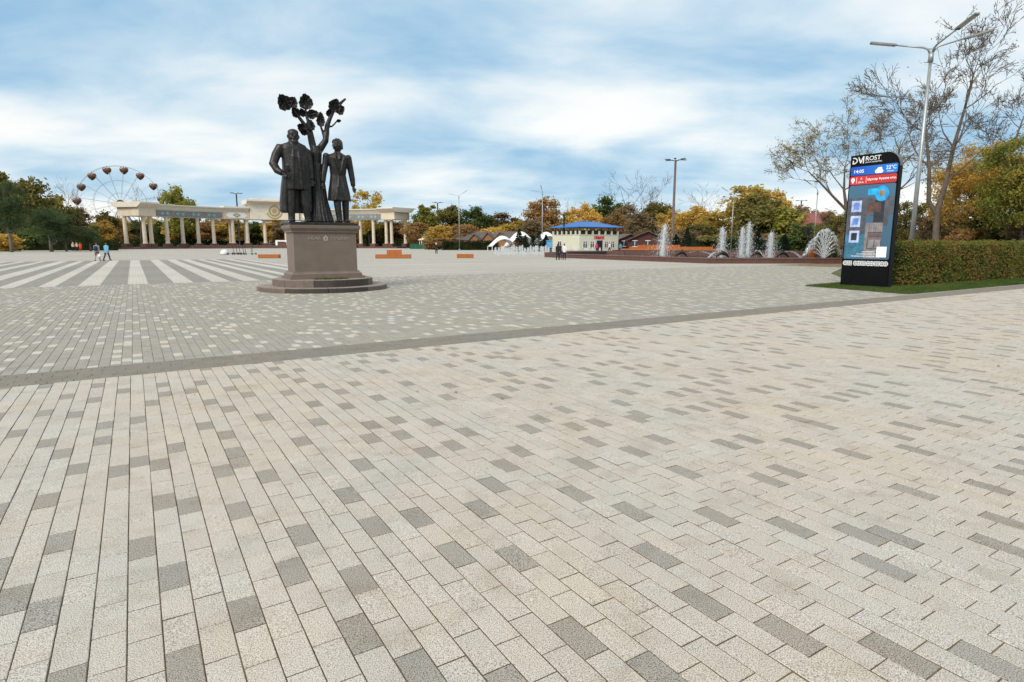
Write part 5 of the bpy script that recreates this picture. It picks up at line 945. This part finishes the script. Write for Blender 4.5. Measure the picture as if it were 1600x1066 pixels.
    if pack: m = MB(); m.loft([(0, .20, .98, .11, .06), (0, .23, 1.05, .15, .09), (0, .22, 1.30, .145, .085), (0, .19, 1.43, .09, .04)], 14); pk = m.build('backpack', pack, t, True); m = MB(); m.loft([(0, .31, 1.05, .10, .03), (0, .32, 1.15, .10, .035), (0, .31, 1.22, .09, .02)], 12); m.build('front_pocket', pack, pk, True)
    if bag:
        wr = J[-1][5] + Vector((0, 0, -.13)); bg_ = thing('shopping_bag', bag, 'bag', t.location + Matrix.Rotation(R(face), 4, 'Z') @ (wr * s), R(face)); m = MB(); m.loft([(0, 0, -.42, .12, .07, .08), (0, 0, -.30, .16, .09, .08), (0, 0, -.14, .10, .06, .05), (0, 0, -.10, .04, .02)], 14, 5); m.build('bag_body', 'bag_white', bg_, True); m = MB(); m.tube([(-.03, 0, -.11), (-.02, 0, 0), (.02, 0, 0), (.03, 0, -.11)], [.012, .01, .01, .012], 6); m.build('handle', 'bag_white', bg_)
    return t
person('person in a grey hoodie and brown shorts with a dark backpack, walking away', 153, 407.6, 1.62, 'cloth_grey', 'cloth_khaki', 'hair_brown', 190, .22, .02, True, pack='cloth_navy', bag='white plastic bag in the left hand of the backpack walker'); person('person in a light blue jacket and brown trousers beside the backpack walker', 168, 407.4, 1.60, 'cloth_sky', 'cloth_brown', 'hair_brown', 175, .26, .10, fat=1.25)
person('person in a cream jacket and black trousers, left one of the far trio', 114, 392, 1.72, 'cloth_cream', 'cloth_black', 'hair_dark', 10, .05, fat=1.15, hood='cloth_white', Y=126); person('person in a cream jacket and black trousers, middle one of the far trio', 120, 392, 1.72, 'cloth_cream', 'cloth_black', 'hair_dark', -10, .05, fat=1.15, hood='cloth_cream', Y=126); person('person dressed all in orange, right one of the far trio', 125.5, 392, 1.66, 'cloth_orange', 'cloth_orange', 'hair_dark', 20, .04, .35, hood='cloth_orange', Y=127)
person('person in black with a white headscarf, alone in the middle of the square', 682, 396.5, 1.6, 'cloth_black', 'cloth_black', 'hair_dark', 160, .05, .3, hood='cloth_white', fat=1.15)
person('person in a long black coat walking by the fountain wall', 871.5, 406, 1.52, 'cloth_black', 'cloth_black', 'hair_dark', 150, .1, .25, long_hair=True); person('person in dark clothes just behind the black-coated walker', 875.5, 404.5, 1.52, 'cloth_black', 'cloth_navy', 'hair_dark', 170, .12, .1); person('person in a white top and black trousers by the fountain wall', 881.5, 406, 1.52, 'cloth_white', 'cloth_black', 'hair_dark', 170, .16, .05)
person('person in a bright pink jacket before the cafe door', 932, 395, 1.62, 'cloth_pink', 'cloth_brown', 'hair_dark', 200, .1, fat=1.25, Y=104); person('person in a white top and black trousers walking right of the cafe door', 952.5, 394, 1.66, 'cloth_white', 'cloth_black', 'hair_dark', 90, .2, Y=106); person('person in a teal jacket at the right corner of the cafe', 969.5, 394, 1.6, 'cloth_teal', 'cloth_navy', 'hair_dark', 150, .05, Y=100)

# ------------------------------------------------------------------ vegetation
def rhombs(C, size, rg, up=.0, slim=.55):
    """one small rhombic leaf at each centre, turned at random"""
    n = len(C); d = rg.normal(0, 1, (n, 3)); d /= np.linalg.norm(d, axis=1)[:, None]; e = rg.normal(0, 1, (n, 3)); e[:, 2] *= (1 - up); e -= d * (e * d).sum(1)[:, None]; e /= np.linalg.norm(e, axis=1)[:, None] + 1e-9
    s = (size * rg.uniform(.6, 1.4, n))[:, None]; a = d * s; b = e * s * slim
    return np.stack([C - a, C + b * .9 - a * .1, C + a, C - b * .9 - a * .1], 1).reshape(-1, 3)
def leaf_mesh(name, C, size, rg, up=0., slim=.55):
    return raw_mesh(name, rhombs(np.asarray(C), size, rg, up, slim), np.arange(4 * len(C)).reshape(-1, 4))
def clump_crown(seed, n, cz, ax, az, nc, cr, size, slim=.55, flat=1.0):
    rg = np.random.default_rng(seed); d = rg.normal(0, 1, (nc, 3)); d /= np.linalg.norm(d, axis=1)[:, None]; rad = rg.random(nc) ** .38
    cc_ = d * rad[:, None] * np.array([ax, ax, az]); cc_[:, 2] += cz; lump = 1 + .22 * np.sin(3 * np.arctan2(cc_[:, 1], cc_[:, 0]) + seed) ; cc_[:, :2] *= lump[:, None]
    k = rg.integers(0, nc, n); r_ = cr * rg.uniform(.5, 1.25, nc); o = rg.normal(0, .55, (n, 3)) * r_[k][:, None]; o[:, 2] *= .75 * flat
    return leaf_mesh('crown', cc_[k] + o, size, rg, .2, slim), cc_
def limb_mesh(seed, cc_, cz, az, r0, top=.8, base=.0, nl=14):
    rg = random.Random(seed); m = MB(); m.tube([(0, 0, base - .01), (.006, .004, .12), (-.008, .006, .3), (.01, 0, cz), (0, 0, top)], [r0 * 1.35, r0, r0 * .8, r0 * .55, r0 * .12], 8)
    for k in range(min(nl, len(cc_))):
        q_ = cc_[k]; z0 = max(.12, min(q_[2] - .12, cz)) * rg.uniform(.7, 1); a = Vector((0, 0, z0)); b = Vector(q_); md = (a + b) / 2 + Vector((rg.uniform(-.02, .02), rg.uniform(-.02, .02), -.03)); m.tube([a, md, b], [r0 * .42, r0 * .26, r0 * .07], 5)
    return m.mesh('trunk', 'bark', True)
VAR = {}
def variant(kind, i, seed, n, cz, ax, az, nc, cr, size, r0, slim=.55, bark='bark', top=.85, nl=14, lo=.0):
    cm, cc_ = clump_crown(seed, n, cz, ax, az, nc, cr, size, slim); cm.materials.append(MATS['leaf_olive']); tm = limb_mesh(seed, cc_, cz, az, r0, top, nl=nl); tm.materials[0] = MATS[bark]; VAR.setdefault(kind, []).append((cm, tm, ax * 1.15 + cr * .5))
for i in range(5): variant('broad', i, 100 + i, 6500, .58, .30, .36, 60, .10, .026, .018)
for i in range(3): variant('tall', i, 200 + i, 5500, .56, .18, .40, 55, .075, .024, .016)
for i in range(3): variant('loose', i, 300 + i, 2300, .60, .26, .36, 45, .075, .024, .014)
for i in range(3): variant('pine', i, 400 + i, 9000, .58, .30, .38, 75, .085, .026, .022, .16, 'pine_bark')
for i in range(3): variant('bush', i, 500 + i, 5000, .48, .40, .44, 50, .13, .045, .02, .55, 'bark', .7)
def spruce_variant(seed, n=4200):
    rg = np.random.default_rng(seed); t = rg.random(n) ** .7; lay_ = np.round(t * 13) / 13 + rg.normal(0, .012, n); lay_ = np.clip(lay_, 0, 1); z = .06 + .92 * lay_; rmax = .26 * (1 - lay_) ** .85 + .012; a = rg.uniform(0, 6.28, n); rr_ = rmax * rg.uniform(.15, 1, n) ** .6 * (1 + .15 * np.sin(5 * a + seed))
    C = np.column_stack([np.cos(a) * rr_, np.sin(a) * rr_, z - rr_ * .28 + rg.normal(0, .008, n)]); out_ = np.column_stack([np.cos(a), np.sin(a), np.full(n, -.35)]); sd_ = np.column_stack([-np.sin(a), np.cos(a), rg.normal(0, .4, n)]); s = .030 * rg.uniform(.6, 1.4, n)[:, None]
    v = np.stack([C - out_ * s, C + sd_ * s * .3, C + out_ * s, C - sd_ * s * .3], 1).reshape(-1, 3); me = raw_mesh('crown', v, np.arange(4 * n).reshape(-1, 4)); me.materials.append(MATS['leaf_spruce']); m = MB(); m.tube([(0, 0, -.01), (0, 0, .5), (0, 0, .99)], [.022, .014, .002], 7); VAR.setdefault('spruce', []).append((me, m.mesh('trunk', 'bark', True), .28))
for s in (1, 2, 3): spruce_variant(s)
def bare_skeleton(seed, segs, levels, kids, spread, droop=0.0, minr=.006, wig=.16):
    """segs: list of starting limbs (points, radii). Returns mesh builder and tip points"""
    rg = random.Random(seed); m = MB(); tips = []
    def branch(p, d, ln, r, lv):
        pts = [p]; n = 4 if lv > 1 else 3; rad = [r]; q_ = p
        for i in range(n):
            d = (d + Vector((rg.gauss(0, wig), rg.gauss(0, wig), rg.gauss(0, wig) + (.07 if lv > 2 else -droop)))).normalized(); q_ = q_ + d * ln / n; pts.append(q_); rad.append(max(minr, r * (1 - .72 * (i + 1) / n)))
        m.tube(pts, rad, 6 if lv >= levels - 1 else (4 if lv > 1 else 3), False)
        if lv <= 0: tips.append(q_); tips.append(pts[-2]); return
        for k in range(rg.randint(*kids)):
            i = rg.randint(1, n); f_ = pts[i]; ax = Vector((rg.gauss(0, 1), rg.gauss(0, 1), rg.gauss(.25, .6))); ax = (ax - d * ax.dot(d)).normalized(); dd = (d + ax * spread * rg.uniform(.6, 1.3)).normalized(); branch(f_, dd, ln * rg.uniform(.45, .72), max(minr, rad[i] * .62), lv - 1)
        branch(pts[-1], d, ln * .6, rad[-1], lv - 1)
    for (pts, rad, subs) in segs:
        m.tube(pts, rad, 9, False)
        for (i, d, ln) in subs: branch(Vector(pts[i]), Vector(d).normalized(), ln, rad[i] * .6, levels)
    return m, tips
def bare_variant(seed):
    segs = [([(0, 0, -.01), (.01, 0, .15), (-.01, .01, .35), (.01, 0, .55)], [.018, .014, .011, .008], [(1, (1, .3, .9), .25), (2, (-1, .2, 1), .3), (2, (.5, -1, 1), .28), (3, (.1, .1, 1), .3), (3, (-.5, .6, 1), .28), (3, (.6, -.3, 1), .28)])]
    m, tips = bare_skeleton(seed, segs, 3, (2, 3), .75, minr=.0011); VAR.setdefault('bare', []).append((None, m.mesh('trunk', 'bark_pale', False), .34))
for s in (11, 12, 13): bare_variant(s)
CNT = {}
def tree(kind, mat, px, top, Y, wpx, label, name=None, base=None, group=None):
    i = CNT.get(kind, 0); CNT[kind] = i + 1; cm, tm, hw = VAR[kind][i % len(VAR[kind])]
    p = at(px, 385, Y); H = at(px, top, Y).z; wx = wpx / 953 * Y / 2 / hw * 1.4
    t = thing(name or {'pine': 'pine_tree', 'spruce': 'spruce_tree', 'bush': 'shrub', 'bare': 'bare_tree'}.get(kind, 'tree'), label, {'bush': 'shrub'}.get(kind, 'tree'), (p.x, p.y, -.05), (i * 2.4) % 6.28, group); t.scale = (wx, wx, H)
    link('trunk', tm, t)
    if cm is not None:
        c_ = link('crown', cm, t); c_.material_slots[0].link = 'OBJECT'; c_.material_slots[0].material = MATS[mat]
    return t
A_ = 'trees of the park'
for kind, mat, px, top, Y, wpx, label in [
    ('broad', 'leaf_olive', 4, 264, 150, 62, 'brown-olive tree rising at the far left edge behind the dark pine'), ('pine', 'leaf_pine', 17, 272, 108, 50, 'tall dark pine with a bare leaning trunk at the far left edge'), ('broad', 'leaf_olive', 56, 278, 142, 58, 'tall olive-brown tree between the dark pine and the rounded pine'), ('broad', 'leaf_yellow', 78, 300, 150, 44, 'yellowish tree sloping down right of the tall olive tree'), ('pine', 'leaf_pine', 80, 316, 116, 56, 'rounded green pine on a pale trunk at the edge of the square'), ('pine', 'leaf_pine', 103, 336, 119, 32, 'smaller green pine just right of the rounded pine'),
    ('broad', 'leaf_olive', 98, 302, 152, 40, 'olive tree behind the smaller green pine'), ('broad', 'leaf_brown', 126, 322, 158, 48, 'brownish thinning tree below the left cabins of the ferris wheel'), ('pine', 'leaf_pine', 141, 348, 121, 32, 'low round dark green pine above the walking pair'), ('broad', 'leaf_gold', 162, 342, 152, 34, 'bright yellow tree left of the colonnade end'), ('tall', 'leaf_olive', 172, 326, 172, 30, 'olive tree under the right part of the ferris wheel'), ('broad', 'leaf_rust', 187, 342, 182, 34, 'orange tree showing left of the first column'), ('bush', 'leaf_gold', 6, 361, 118, 40, 'yellow shrub at the far left edge under the pine'), ('bush', 'leaf_green', 52, 345, 136, 44, 'dark green shrub between the two left pines'), ('broad', 'leaf_green', 40, 312, 150, 46, 'dark green tree in the gap right of the leaning pine trunk'),
    ('bare', None, 110, 286, 172, 40, 'bare tree left of the ferris wheel cabins'), ('bare', None, 134, 308, 175, 30, 'bare twiggy tree below the left cabins'), ('bare', None, 222, 300, 190, 36, 'bare tree seen through the right spokes of the ferris wheel'),
    ('broad', 'leaf_bright', 284, 288, 215, 40, 'round bright green tree rising above the left wing of the colonnade'), ('loose', 'leaf_yellow', 577, 292, 212, 46, 'loose yellow-green tree rising behind the right statue figure'),
    ('broad', 'leaf_rust', 654, 346, 186, 44, 'orange-brown tree just right of the colonnade'), ('tall', 'leaf_bright', 668, 315, 196, 34, 'slender green tree right of the colonnade end'), ('broad', 'leaf_olive', 702, 319, 206, 46, 'tall brown-olive tree behind the two-armed lamp'), ('broad', 'leaf_gold', 688, 352, 168, 40, 'yellow tree left of the two-armed lamp'), ('broad', 'leaf_rust', 722, 346, 172, 50, 'orange tree around the two-armed lamp'), ('broad', 'leaf_green', 746, 321, 200, 44, 'green tree above the log chalets'), ('bush', 'leaf_rust', 683, 368, 150, 34, 'rusty shrub behind the lone person in black'), ('broad', 'leaf_brown', 786, 331, 204, 56, 'wide brown tree above the tents'), ('broad', 'leaf_yellow', 802, 344, 176, 44, 'yellow-green tree above the tallest tent'), ('bush', 'leaf_gold', 768, 350, 172, 40, 'yellow shrub behind the long dark roof'), ('broad', 'leaf_rust', 850, 309, 180, 54, 'large orange tree behind the lamp left of the cafe'), ('broad', 'leaf_brown', 828, 338, 170, 40, 'brown-orange tree between tents and cafe'),
    ('loose', 'leaf_yellow', 886, 325, 178, 28, 'thin yellow birch-like tree above the left end of the blue roof'), ('bare', None, 898, 318, 182, 34, 'bare tree above the blue roof'), ('broad', 'leaf_gold', 915, 316, 170, 40, 'bright yellow tree above the blue roof'), ('broad', 'leaf_green', 948, 305, 186, 54, 'large green tree above the right end of the blue roof'), ('broad', 'leaf_rust', 958, 330, 142, 36, 'rust-brown tree at the right end of the blue roof'), ('broad', 'leaf_brown', 978, 318, 150, 40, 'brown tree above the dark red house'), ('bare', None, 978, 279, 180, 64, 'tall bare tree right of the cafe'), ('bare', None, 1014, 286, 176, 60, 'bare tree left of the tall light mast'), ('broad', 'leaf_olive', 1022, 308, 162, 52, 'olive-brown tree left of the tall light mast'), ('broad', 'leaf_gold', 1052, 326, 150, 44, 'yellow tree around the tall light mast'), ('broad', 'leaf_brown', 1003, 330, 136, 44, 'grey-brown thinning tree behind the slanting jet'), ('broad', 'leaf_gold', 1083, 320, 142, 54, 'golden tree right of the tall light mast'), ('bare', None, 1104, 298, 172, 62, 'wide bare tree above the golden trees'), ('broad', 'leaf_yellow', 1118, 330, 128, 54, 'yellow-olive tree behind the first straight jet'), ('broad', 'leaf_olive', 1092, 345, 116, 46, 'olive tree low behind the wooden terrace'), ('bush', 'leaf_brown', 1075, 352, 105, 44, 'brown shrub behind the wooden terrace'),
    ('tall', 'leaf_yellow', 1172, 284, 112, 62, 'tall olive-yellow tree behind the central jets'), ('broad', 'leaf_olive', 1180, 300, 106, 66, 'broad olive tree behind the central jets'), ('broad', 'leaf_gold', 1212, 294, 122, 38, 'tree with an orange-golden top right of the central jets'), ('broad', 'leaf_bright', 1220, 322, 104, 66, 'yellow-green tree behind the lone jet'), ('broad', 'leaf_brown', 1248, 322, 132, 54, 'brown tree right of the golden-topped tree'), ('broad', 'leaf_green', 1262, 342, 88, 50, 'dark green round tree left of the fan jet'), ('bush', 'leaf_yellow', 1268, 330, 112, 44, 'yellowish shrub above the dark green tree'), ('bush', 'leaf_green', 1232, 362, 88, 40, 'dark green shrub behind the lone jet'), ('bush', 'leaf_green', 1150, 366, 96, 44, 'dark green shrub behind the central jets'), ('bush', 'leaf_olive', 1120, 362, 98, 44, 'olive shrub behind the first straight jet'), ('bush', 'leaf_brown', 1195, 360, 97, 44, 'brownish shrub behind the lone jet'),
    ('spruce', 'leaf_spruce', 811, 357, 112, 18, 'tallest small spruce before the white tents'), ('spruce', 'leaf_spruce', 821, 367, 110, 16, 'small spruce second from the left before the tents'), ('spruce', 'leaf_spruce', 833, 366, 111, 14, 'small spruce third from the left before the tents'), ('spruce', 'leaf_spruce', 842, 361, 112, 16, 'small spruce beside the lamp left of the cafe'), ('spruce', 'leaf_spruce', 853, 366, 114, 15, 'small spruce next to the blue booth'), ('spruce', 'leaf_spruce', 1056, 366, 94, 20, 'small dark spruce at the foot of the tall mast'), ('spruce', 'leaf_spruce', 1073, 355, 96, 18, 'slim dark spruce right of the tall mast'), ('spruce', 'leaf_spruce', 1183, 360, 86, 24, 'dark spruce behind the central jets'), ('spruce', 'leaf_spruce', 1225, 366, 80, 24, 'dark spruce behind the lone jet')]:
    tree(kind, mat, px, top, Y, wpx, label, None, None, 'bare trees of the park' if kind == 'bare' else A_)
rr = random.Random(21)
cols_ = ['leaf_gold', 'leaf_green', 'leaf_rust', 'leaf_olive', 'leaf_yellow', 'leaf_brown', 'leaf_yellow', 'leaf_green', 'leaf_gold', 'leaf_rust']
cname = dict(leaf_gold='golden', leaf_green='dark green', leaf_rust='rusty', leaf_olive='olive', leaf_yellow='yellow', leaf_brown='brown')
for k in range(22):
    mt = cols_[(k * 7 + k // 10) % 10]; px = 196 + 21 * k
    tree('broad' if k % 4 else 'tall', mt, px, 338 + rr.uniform(-2, 8), 226 + rr.uniform(-8, 8), 34, f'{cname[mt]} tree seen through the colonnade, {ORD[k]} from its left end', group='trees behind the colonnade')
# far-off wood closing the view between the trunks
rg = np.random.default_rng(3); n = 70000; xx = rg.uniform(-230, 150, n); hgt = 8.2 + 1.6 * np.sin(xx * .09) + 1.2 * np.sin(xx * .31 + 1) + .8 * np.sin(xx * .83); C = np.column_stack([xx, 246 + rg.uniform(-5, 6, n) - np.clip(xx + 60, 0, 400) * .27, hgt * rg.random(n) ** .8 * (1 - np.clip(xx, 0, 200) * .001)])
me = leaf_mesh('far_woodland', C, .5, rg); me.materials.append(MATS['leaf_wood']); o = link('far_woodland', me); o['kind'] = 'stuff'; o['label'] = 'far-off autumn wood closing the view behind the square'
# hedges
def hedge(label, p0, p1, dp, h, size, n, mat, seed, core='leaf_hedge_dark', group=None):
    d = (p1 - p0); ln = d.length; a = math.atan2(d.y, d.x); t = thing('hedge', label, 'hedge', (p0.x, p0.y, 0), a, group); rg = np.random.default_rng(seed)
    m = MB(); k_ = max(2, int(ln / 1.0)); m.rings([[Vector((ln * i / k_, y_ * dp, z_ * h)) for y_, z_ in ((.16, 0), (.84, 0), (.84, .90), (.16, .90))] for i in range(k_ + 1)]); m.build('branch_core', core, t)
    w_ = np.array([ln * h, ln * dp, dp * h, dp * h, ln * h * .25]); f_ = rg.choice(5, n, p=w_ / w_.sum()); nc_ = max(40, int(n / 26)); cu_, cv_, cd_ = rg.random(nc_), rg.random(nc_), rg.normal(0, size * 1.5, nc_); ci = rg.integers(0, nc_, n); sp_ = size * 2.6
    u_ = np.clip(cu_[ci] + rg.normal(0, sp_, n) / np.where(f_ < 2, ln, np.where(f_ == 4, ln, dp)), 0, 1); v_ = np.clip(cv_[ci] + rg.normal(0, sp_, n) / np.where(f_ == 1, dp, h), 0, 1); dep = cd_[ci] + np.abs(rg.normal(0, size * 1.6, n)) - size * 1.2; bulge = .08 * np.sin(u_ * ln * 2.1 + seed) + .06 * np.sin(u_ * ln * .9) + .03 * np.sin(u_ * ln * 5.3)
    C = np.zeros((n, 3)); s = f_ == 0; C[s] = np.column_stack([u_[s] * ln, dep[s] - bulge[s] * .8, v_[s] ** .95 * h]); s = f_ == 1; C[s] = np.column_stack([u_[s] * ln, v_[s] * dp, h - dep[s] + bulge[s] * .25]); s = f_ == 2; C[s] = np.column_stack([dep[s], u_[s] * dp, v_[s] * h]); s = f_ == 3; C[s] = np.column_stack([ln - dep[s], u_[s] * dp, v_[s] * h]); s = f_ == 4; C[s] = np.column_stack([u_[s] * ln, dp - dep[s], v_[s] * h])
    me = leaf_mesh('foliage', C, size, rg, .1, .6); me.materials.append(MATS[mat]); link('foliage', me, t); return t
hedge('long clipped hedge with greenish brown leaves beside the kiosk', uv(24.1, 11.25), uv(44, 11.0), 1.3, 1.55, .040, 70000, 'leaf_hedge', 2)
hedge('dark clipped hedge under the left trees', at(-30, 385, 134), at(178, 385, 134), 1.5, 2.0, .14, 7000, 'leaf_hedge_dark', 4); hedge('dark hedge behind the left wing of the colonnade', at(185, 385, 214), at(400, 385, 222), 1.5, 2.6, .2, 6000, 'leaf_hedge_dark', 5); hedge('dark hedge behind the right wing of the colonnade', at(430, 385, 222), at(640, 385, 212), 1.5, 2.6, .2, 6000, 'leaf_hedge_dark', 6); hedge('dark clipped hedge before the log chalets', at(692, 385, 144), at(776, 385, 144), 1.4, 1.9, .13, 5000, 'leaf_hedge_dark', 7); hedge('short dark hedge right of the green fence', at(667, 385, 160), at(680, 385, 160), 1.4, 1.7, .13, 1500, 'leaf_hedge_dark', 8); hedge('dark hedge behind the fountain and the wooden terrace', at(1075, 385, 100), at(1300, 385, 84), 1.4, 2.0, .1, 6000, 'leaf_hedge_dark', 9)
sheet('grass_verge', [at(690, 385, 138).xy.to_3d(), at(780, 385, 138).xy.to_3d(), at(780, 385, 150).xy.to_3d(), at(690, 385, 150).xy.to_3d()], .03, 'park_ground'); sheet('grass_verge', [at(-60, 385, 118).xy.to_3d(), at(32, 385, 118).xy.to_3d(), at(32, 385, 140).xy.to_3d(), at(-60, 385, 140).xy.to_3d()], .03, 'park_ground')

# near trees on the right: every twig built
def near_bare(label, px, Y, segs, levels, kids, spread, seed, leaf=None, nleaf=0, lsize=.05, droop=.0, minr=.006, bark='bark_pale', name='bare_tree'):
    p = at(px, 385, Y); t = thing(name, label, 'tree', (p.x, p.y, -.03), 0, 'half-bare trees behind the hedge'); m, tips = bare_skeleton(seed, segs, levels, kids, spread, droop, minr); o = bpy.data.objects.new('trunk', m.mesh('trunk', bark, True)); col.objects.link(o); o.parent = t
    if leaf:
        rg = np.random.default_rng(seed); tp = np.array([tuple(q_) for q_ in tips]); k = rg.integers(0, len(tp), nleaf); me = leaf_mesh('crown', tp[k] + rg.normal(0, .14, (nleaf, 3)), lsize, rg); me.materials.append(MATS[leaf]); link('crown', me, t)
    return t
near_bare('tall bare tree with two stems behind the street lamp', 1460, 38, [([(0, 0, -.02), (.05, 0, 1.6), (.0, .1, 3.6), (.25, 0, 5.2), (.55, .1, 7.4), (.9, 0, 9.6), (1.2, 0, 11.6)], [.24, .20, .18, .13, .10, .07, .045], [(3, (1, -.3, 1), 2.6), (4, (1, .4, .8), 2.8), (4, (-.9, .3, 1), 2.2), (5, (1, .2, .7), 2.4), (5, (-.7, -.4, 1), 2.0), (6, (.3, .1, 1), 2.1), (6, (-.5, .3, 1), 1.8), (6, (.9, -.2, .8), 1.8)]),
    ([(.0, .1, 3.3), (-.6, .1, 4.2), (-.85, 0, 6.2), (-1.2, .1, 8.2), (-1.55, 0, 9.6)], [.14, .13, .10, .07, .045], [(2, (-1, .3, .9), 2.6), (2, (.8, -.5, 1), 1.8), (3, (-1, -.2, .7), 2.6), (3, (.6, .4, 1), 1.8), (4, (-.8, .1, .9), 2.2), (4, (.2, 0, 1), 1.9)])], 4, (2, 3), .8, 41, 'leaf_brown', 1400, .05, minr=.012)
SC_ = lambda segs, k: [([tuple(c_ * k for c_ in p_) for p_ in pts], [r_ * k * .8 for r_ in rad], [(i, d, ln * k) for i, d, ln in subs]) for pts, rad, subs in segs]
near_bare('half-bare tree with drooping twigs and sparse yellow leaves left of the kiosk', 1316, 60, SC_([([(0, 0, -.02), (.05, 0, 2.2), (.1, 0, 4.0), (-.2, .1, 5.6), (-.35, 0, 7.4)], [.26, .22, .19, .12, .06], [(2, (1, .2, .9), 3.2), (3, (.8, -.5, 1), 2.8), (3, (-.6, .5, 1), 2.6), (4, (.1, 0, 1), 2.4), (4, (-.7, .2, .8), 2.4), (4, (.8, 0, .8), 2.2)]), ([(.1, 0, 4.0), (-1.0, 0, 5.0), (-2.2, .1, 6.2), (-3.2, 0, 7.0)], [.15, .12, .08, .05], [(1, (-.6, .3, 1), 2.6), (2, (-.2, -.3, 1), 2.6), (2, (-1, .2, .1), 2.0), (3, (-.9, 0, .3), 1.8), (3, (-.3, .2, 1), 1.8)])], 1.2), 4, (2, 3), .85, 43, 'leaf_yellow', 4800, .07, .05, .014)
near_bare('half-bare tree with thin brown leaves just behind the kiosk', 1388, 47, [([(0, 0, -.02), (.0, 0, 2.5), (.05, .1, 5.2), (.0, 0, 7.0), (.1, 0, 8.6)], [.22, .18, .14, .10, .06], [(2, (1, .2, .8), 2.8), (2, (-1, .3, .8), 2.8), (3, (-.8, -.2, 1), 2.4), (3, (.8, .3, 1), 2.4), (4, (.2, 0, 1), 2.2), (4, (-.6, .2, 1), 2.0), (4, (.7, -.3, .9), 2.0)])], 4, (2, 3), .85, 47, 'leaf_brown', 4500, .065, .04, .012)
near_bare('bare crown rising out of the yellow trees at the right edge', 1556, 44, [([(0, 0, -.02), (-.2, 0, 3.0), (.1, 0, 6.0), (.3, 0, 8.2), (.6, 0, 9.6)], [.2, .16, .12, .09, .05], [(2, (1, .3, .9), 2.4), (2, (-1, .2, .9), 2.4), (3, (-.8, 0, 1), 2.0), (3, (.9, .2, .8), 2.0), (4, (.2, 0, 1), 1.8), (4, (-.6, .2, .9), 1.6), (4, (.8, 0, .9), 1.6)])], 4, (2, 3), .8, 53, minr=.012)
def near_tree(label, px, top, Y, wpx, mat, seed, n=26000, lsize=.075, sh='tree', cz=.60, az=.36, nc=110, kind='tree'):
    p = at(px, 385, Y); H = at(px, top, Y).z; ax = wpx / 953 * Y / 2 / H * 1.0; t = thing(sh, label, kind, (p.x, p.y, -.03), 0, 'leafy trees behind the hedge'); t.scale = (H, H, H)
    cm, cc_ = clump_crown(seed, n, cz, ax, az, nc, .075, lsize / H); cm.materials.append(MATS[mat]); link('crown', cm, t); tm = limb_mesh(seed, cc_, cz, az, .014, .9, nl=46); link('trunk', tm, t)
near_tree('golden yellow tree right of the tall bare tree', 1522, 212, 40, 120, 'leaf_gold', 61); near_tree('yellow-green tree at the right edge of the picture', 1596, 196, 35, 130, 'leaf_bright', 62); near_tree('olive yellow tree behind the golden one', 1560, 232, 48, 130, 'leaf_olive', 63, 18000); near_tree('leafy olive tree beyond the right picture edge', 1668, 200, 38, 130, 'leaf_yellow', 64, 16000)
for i, (px, top, Y, wpx, mt, lb) in enumerate([(1412, 300, 50, 70, 'leaf_olive', 'olive shrub just right of the kiosk'), (1446, 322, 44, 60, 'leaf_brown', 'brownish shrub at the foot of the tall bare tree'), (1482, 318, 47, 70, 'leaf_olive', 'olive shrub under the golden tree'), (1486, 350, 38, 60, 'leaf_rust', 'low rusty orange shrub above the hedge'), (1524, 318, 40, 70, 'leaf_olive', 'brown-green shrub under the golden tree, above the hedge'), (1570, 312, 38, 80, 'leaf_olive', 'dense olive shrub near the right edge above the hedge'), (1620, 315, 36, 80, 'leaf_brown', 'brown shrub at the right picture edge'), (1372, 312, 56, 80, 'leaf_yellow', 'yellow-brown shrub hidden partly by the kiosk'), (1326, 318, 58, 64, 'leaf_olive', 'olive shrub left of the kiosk under the half-bare tree'), (1297, 326, 64, 46, 'leaf_brown', 'brown-yellow shrub right of the red-roofed house'), (1306, 338, 62, 64, 'leaf_olive', 'low olive shrub behind the fan jet'), (1345, 330, 50, 70, 'leaf_brown', 'brown shrub hidden behind the kiosk')]):
    near_tree(lb, px, top, Y, wpx, mt, 80 + i, 9000, .085, 'shrub', .48, .46, 60, 'shrub')
# fallen leaves
rg = np.random.default_rng(6); n = 700; uu = np.concatenate([rg.uniform(20.9, 34, 380), rg.uniform(26, 40, 200), rg.uniform(-8, 22, 120)]); vv_ = np.concatenate([V1 + .15 + rg.random(380) ** 2 * 1.6, 14.3 + (uu[380:580] - 26) * .78 + rg.normal(0, .12, 200), rg.uniform(2.2, 16, 120)])
C = np.column_stack([uu * U.x + vv_ * V.x, uu * U.y + vv_ * V.y, np.full(n, .02)]); C[580:, 2] = .012; v = rhombs(C, .03, rg).reshape(-1, 4, 3); v[:, :, 2] = C[:, 2][:, None] + (v[:, :, 2] - C[:, 2][:, None]) * .25
me = raw_mesh('fallen_leaves', v.reshape(-1, 3), np.arange(4 * n).reshape(-1, 4)); me.materials.append(MATS['leaf_fallen']); o = link('fallen_leaves', me); o['kind'] = 'stuff'; o['label'] = 'fallen autumn leaves along the lawn edge and on the paving'
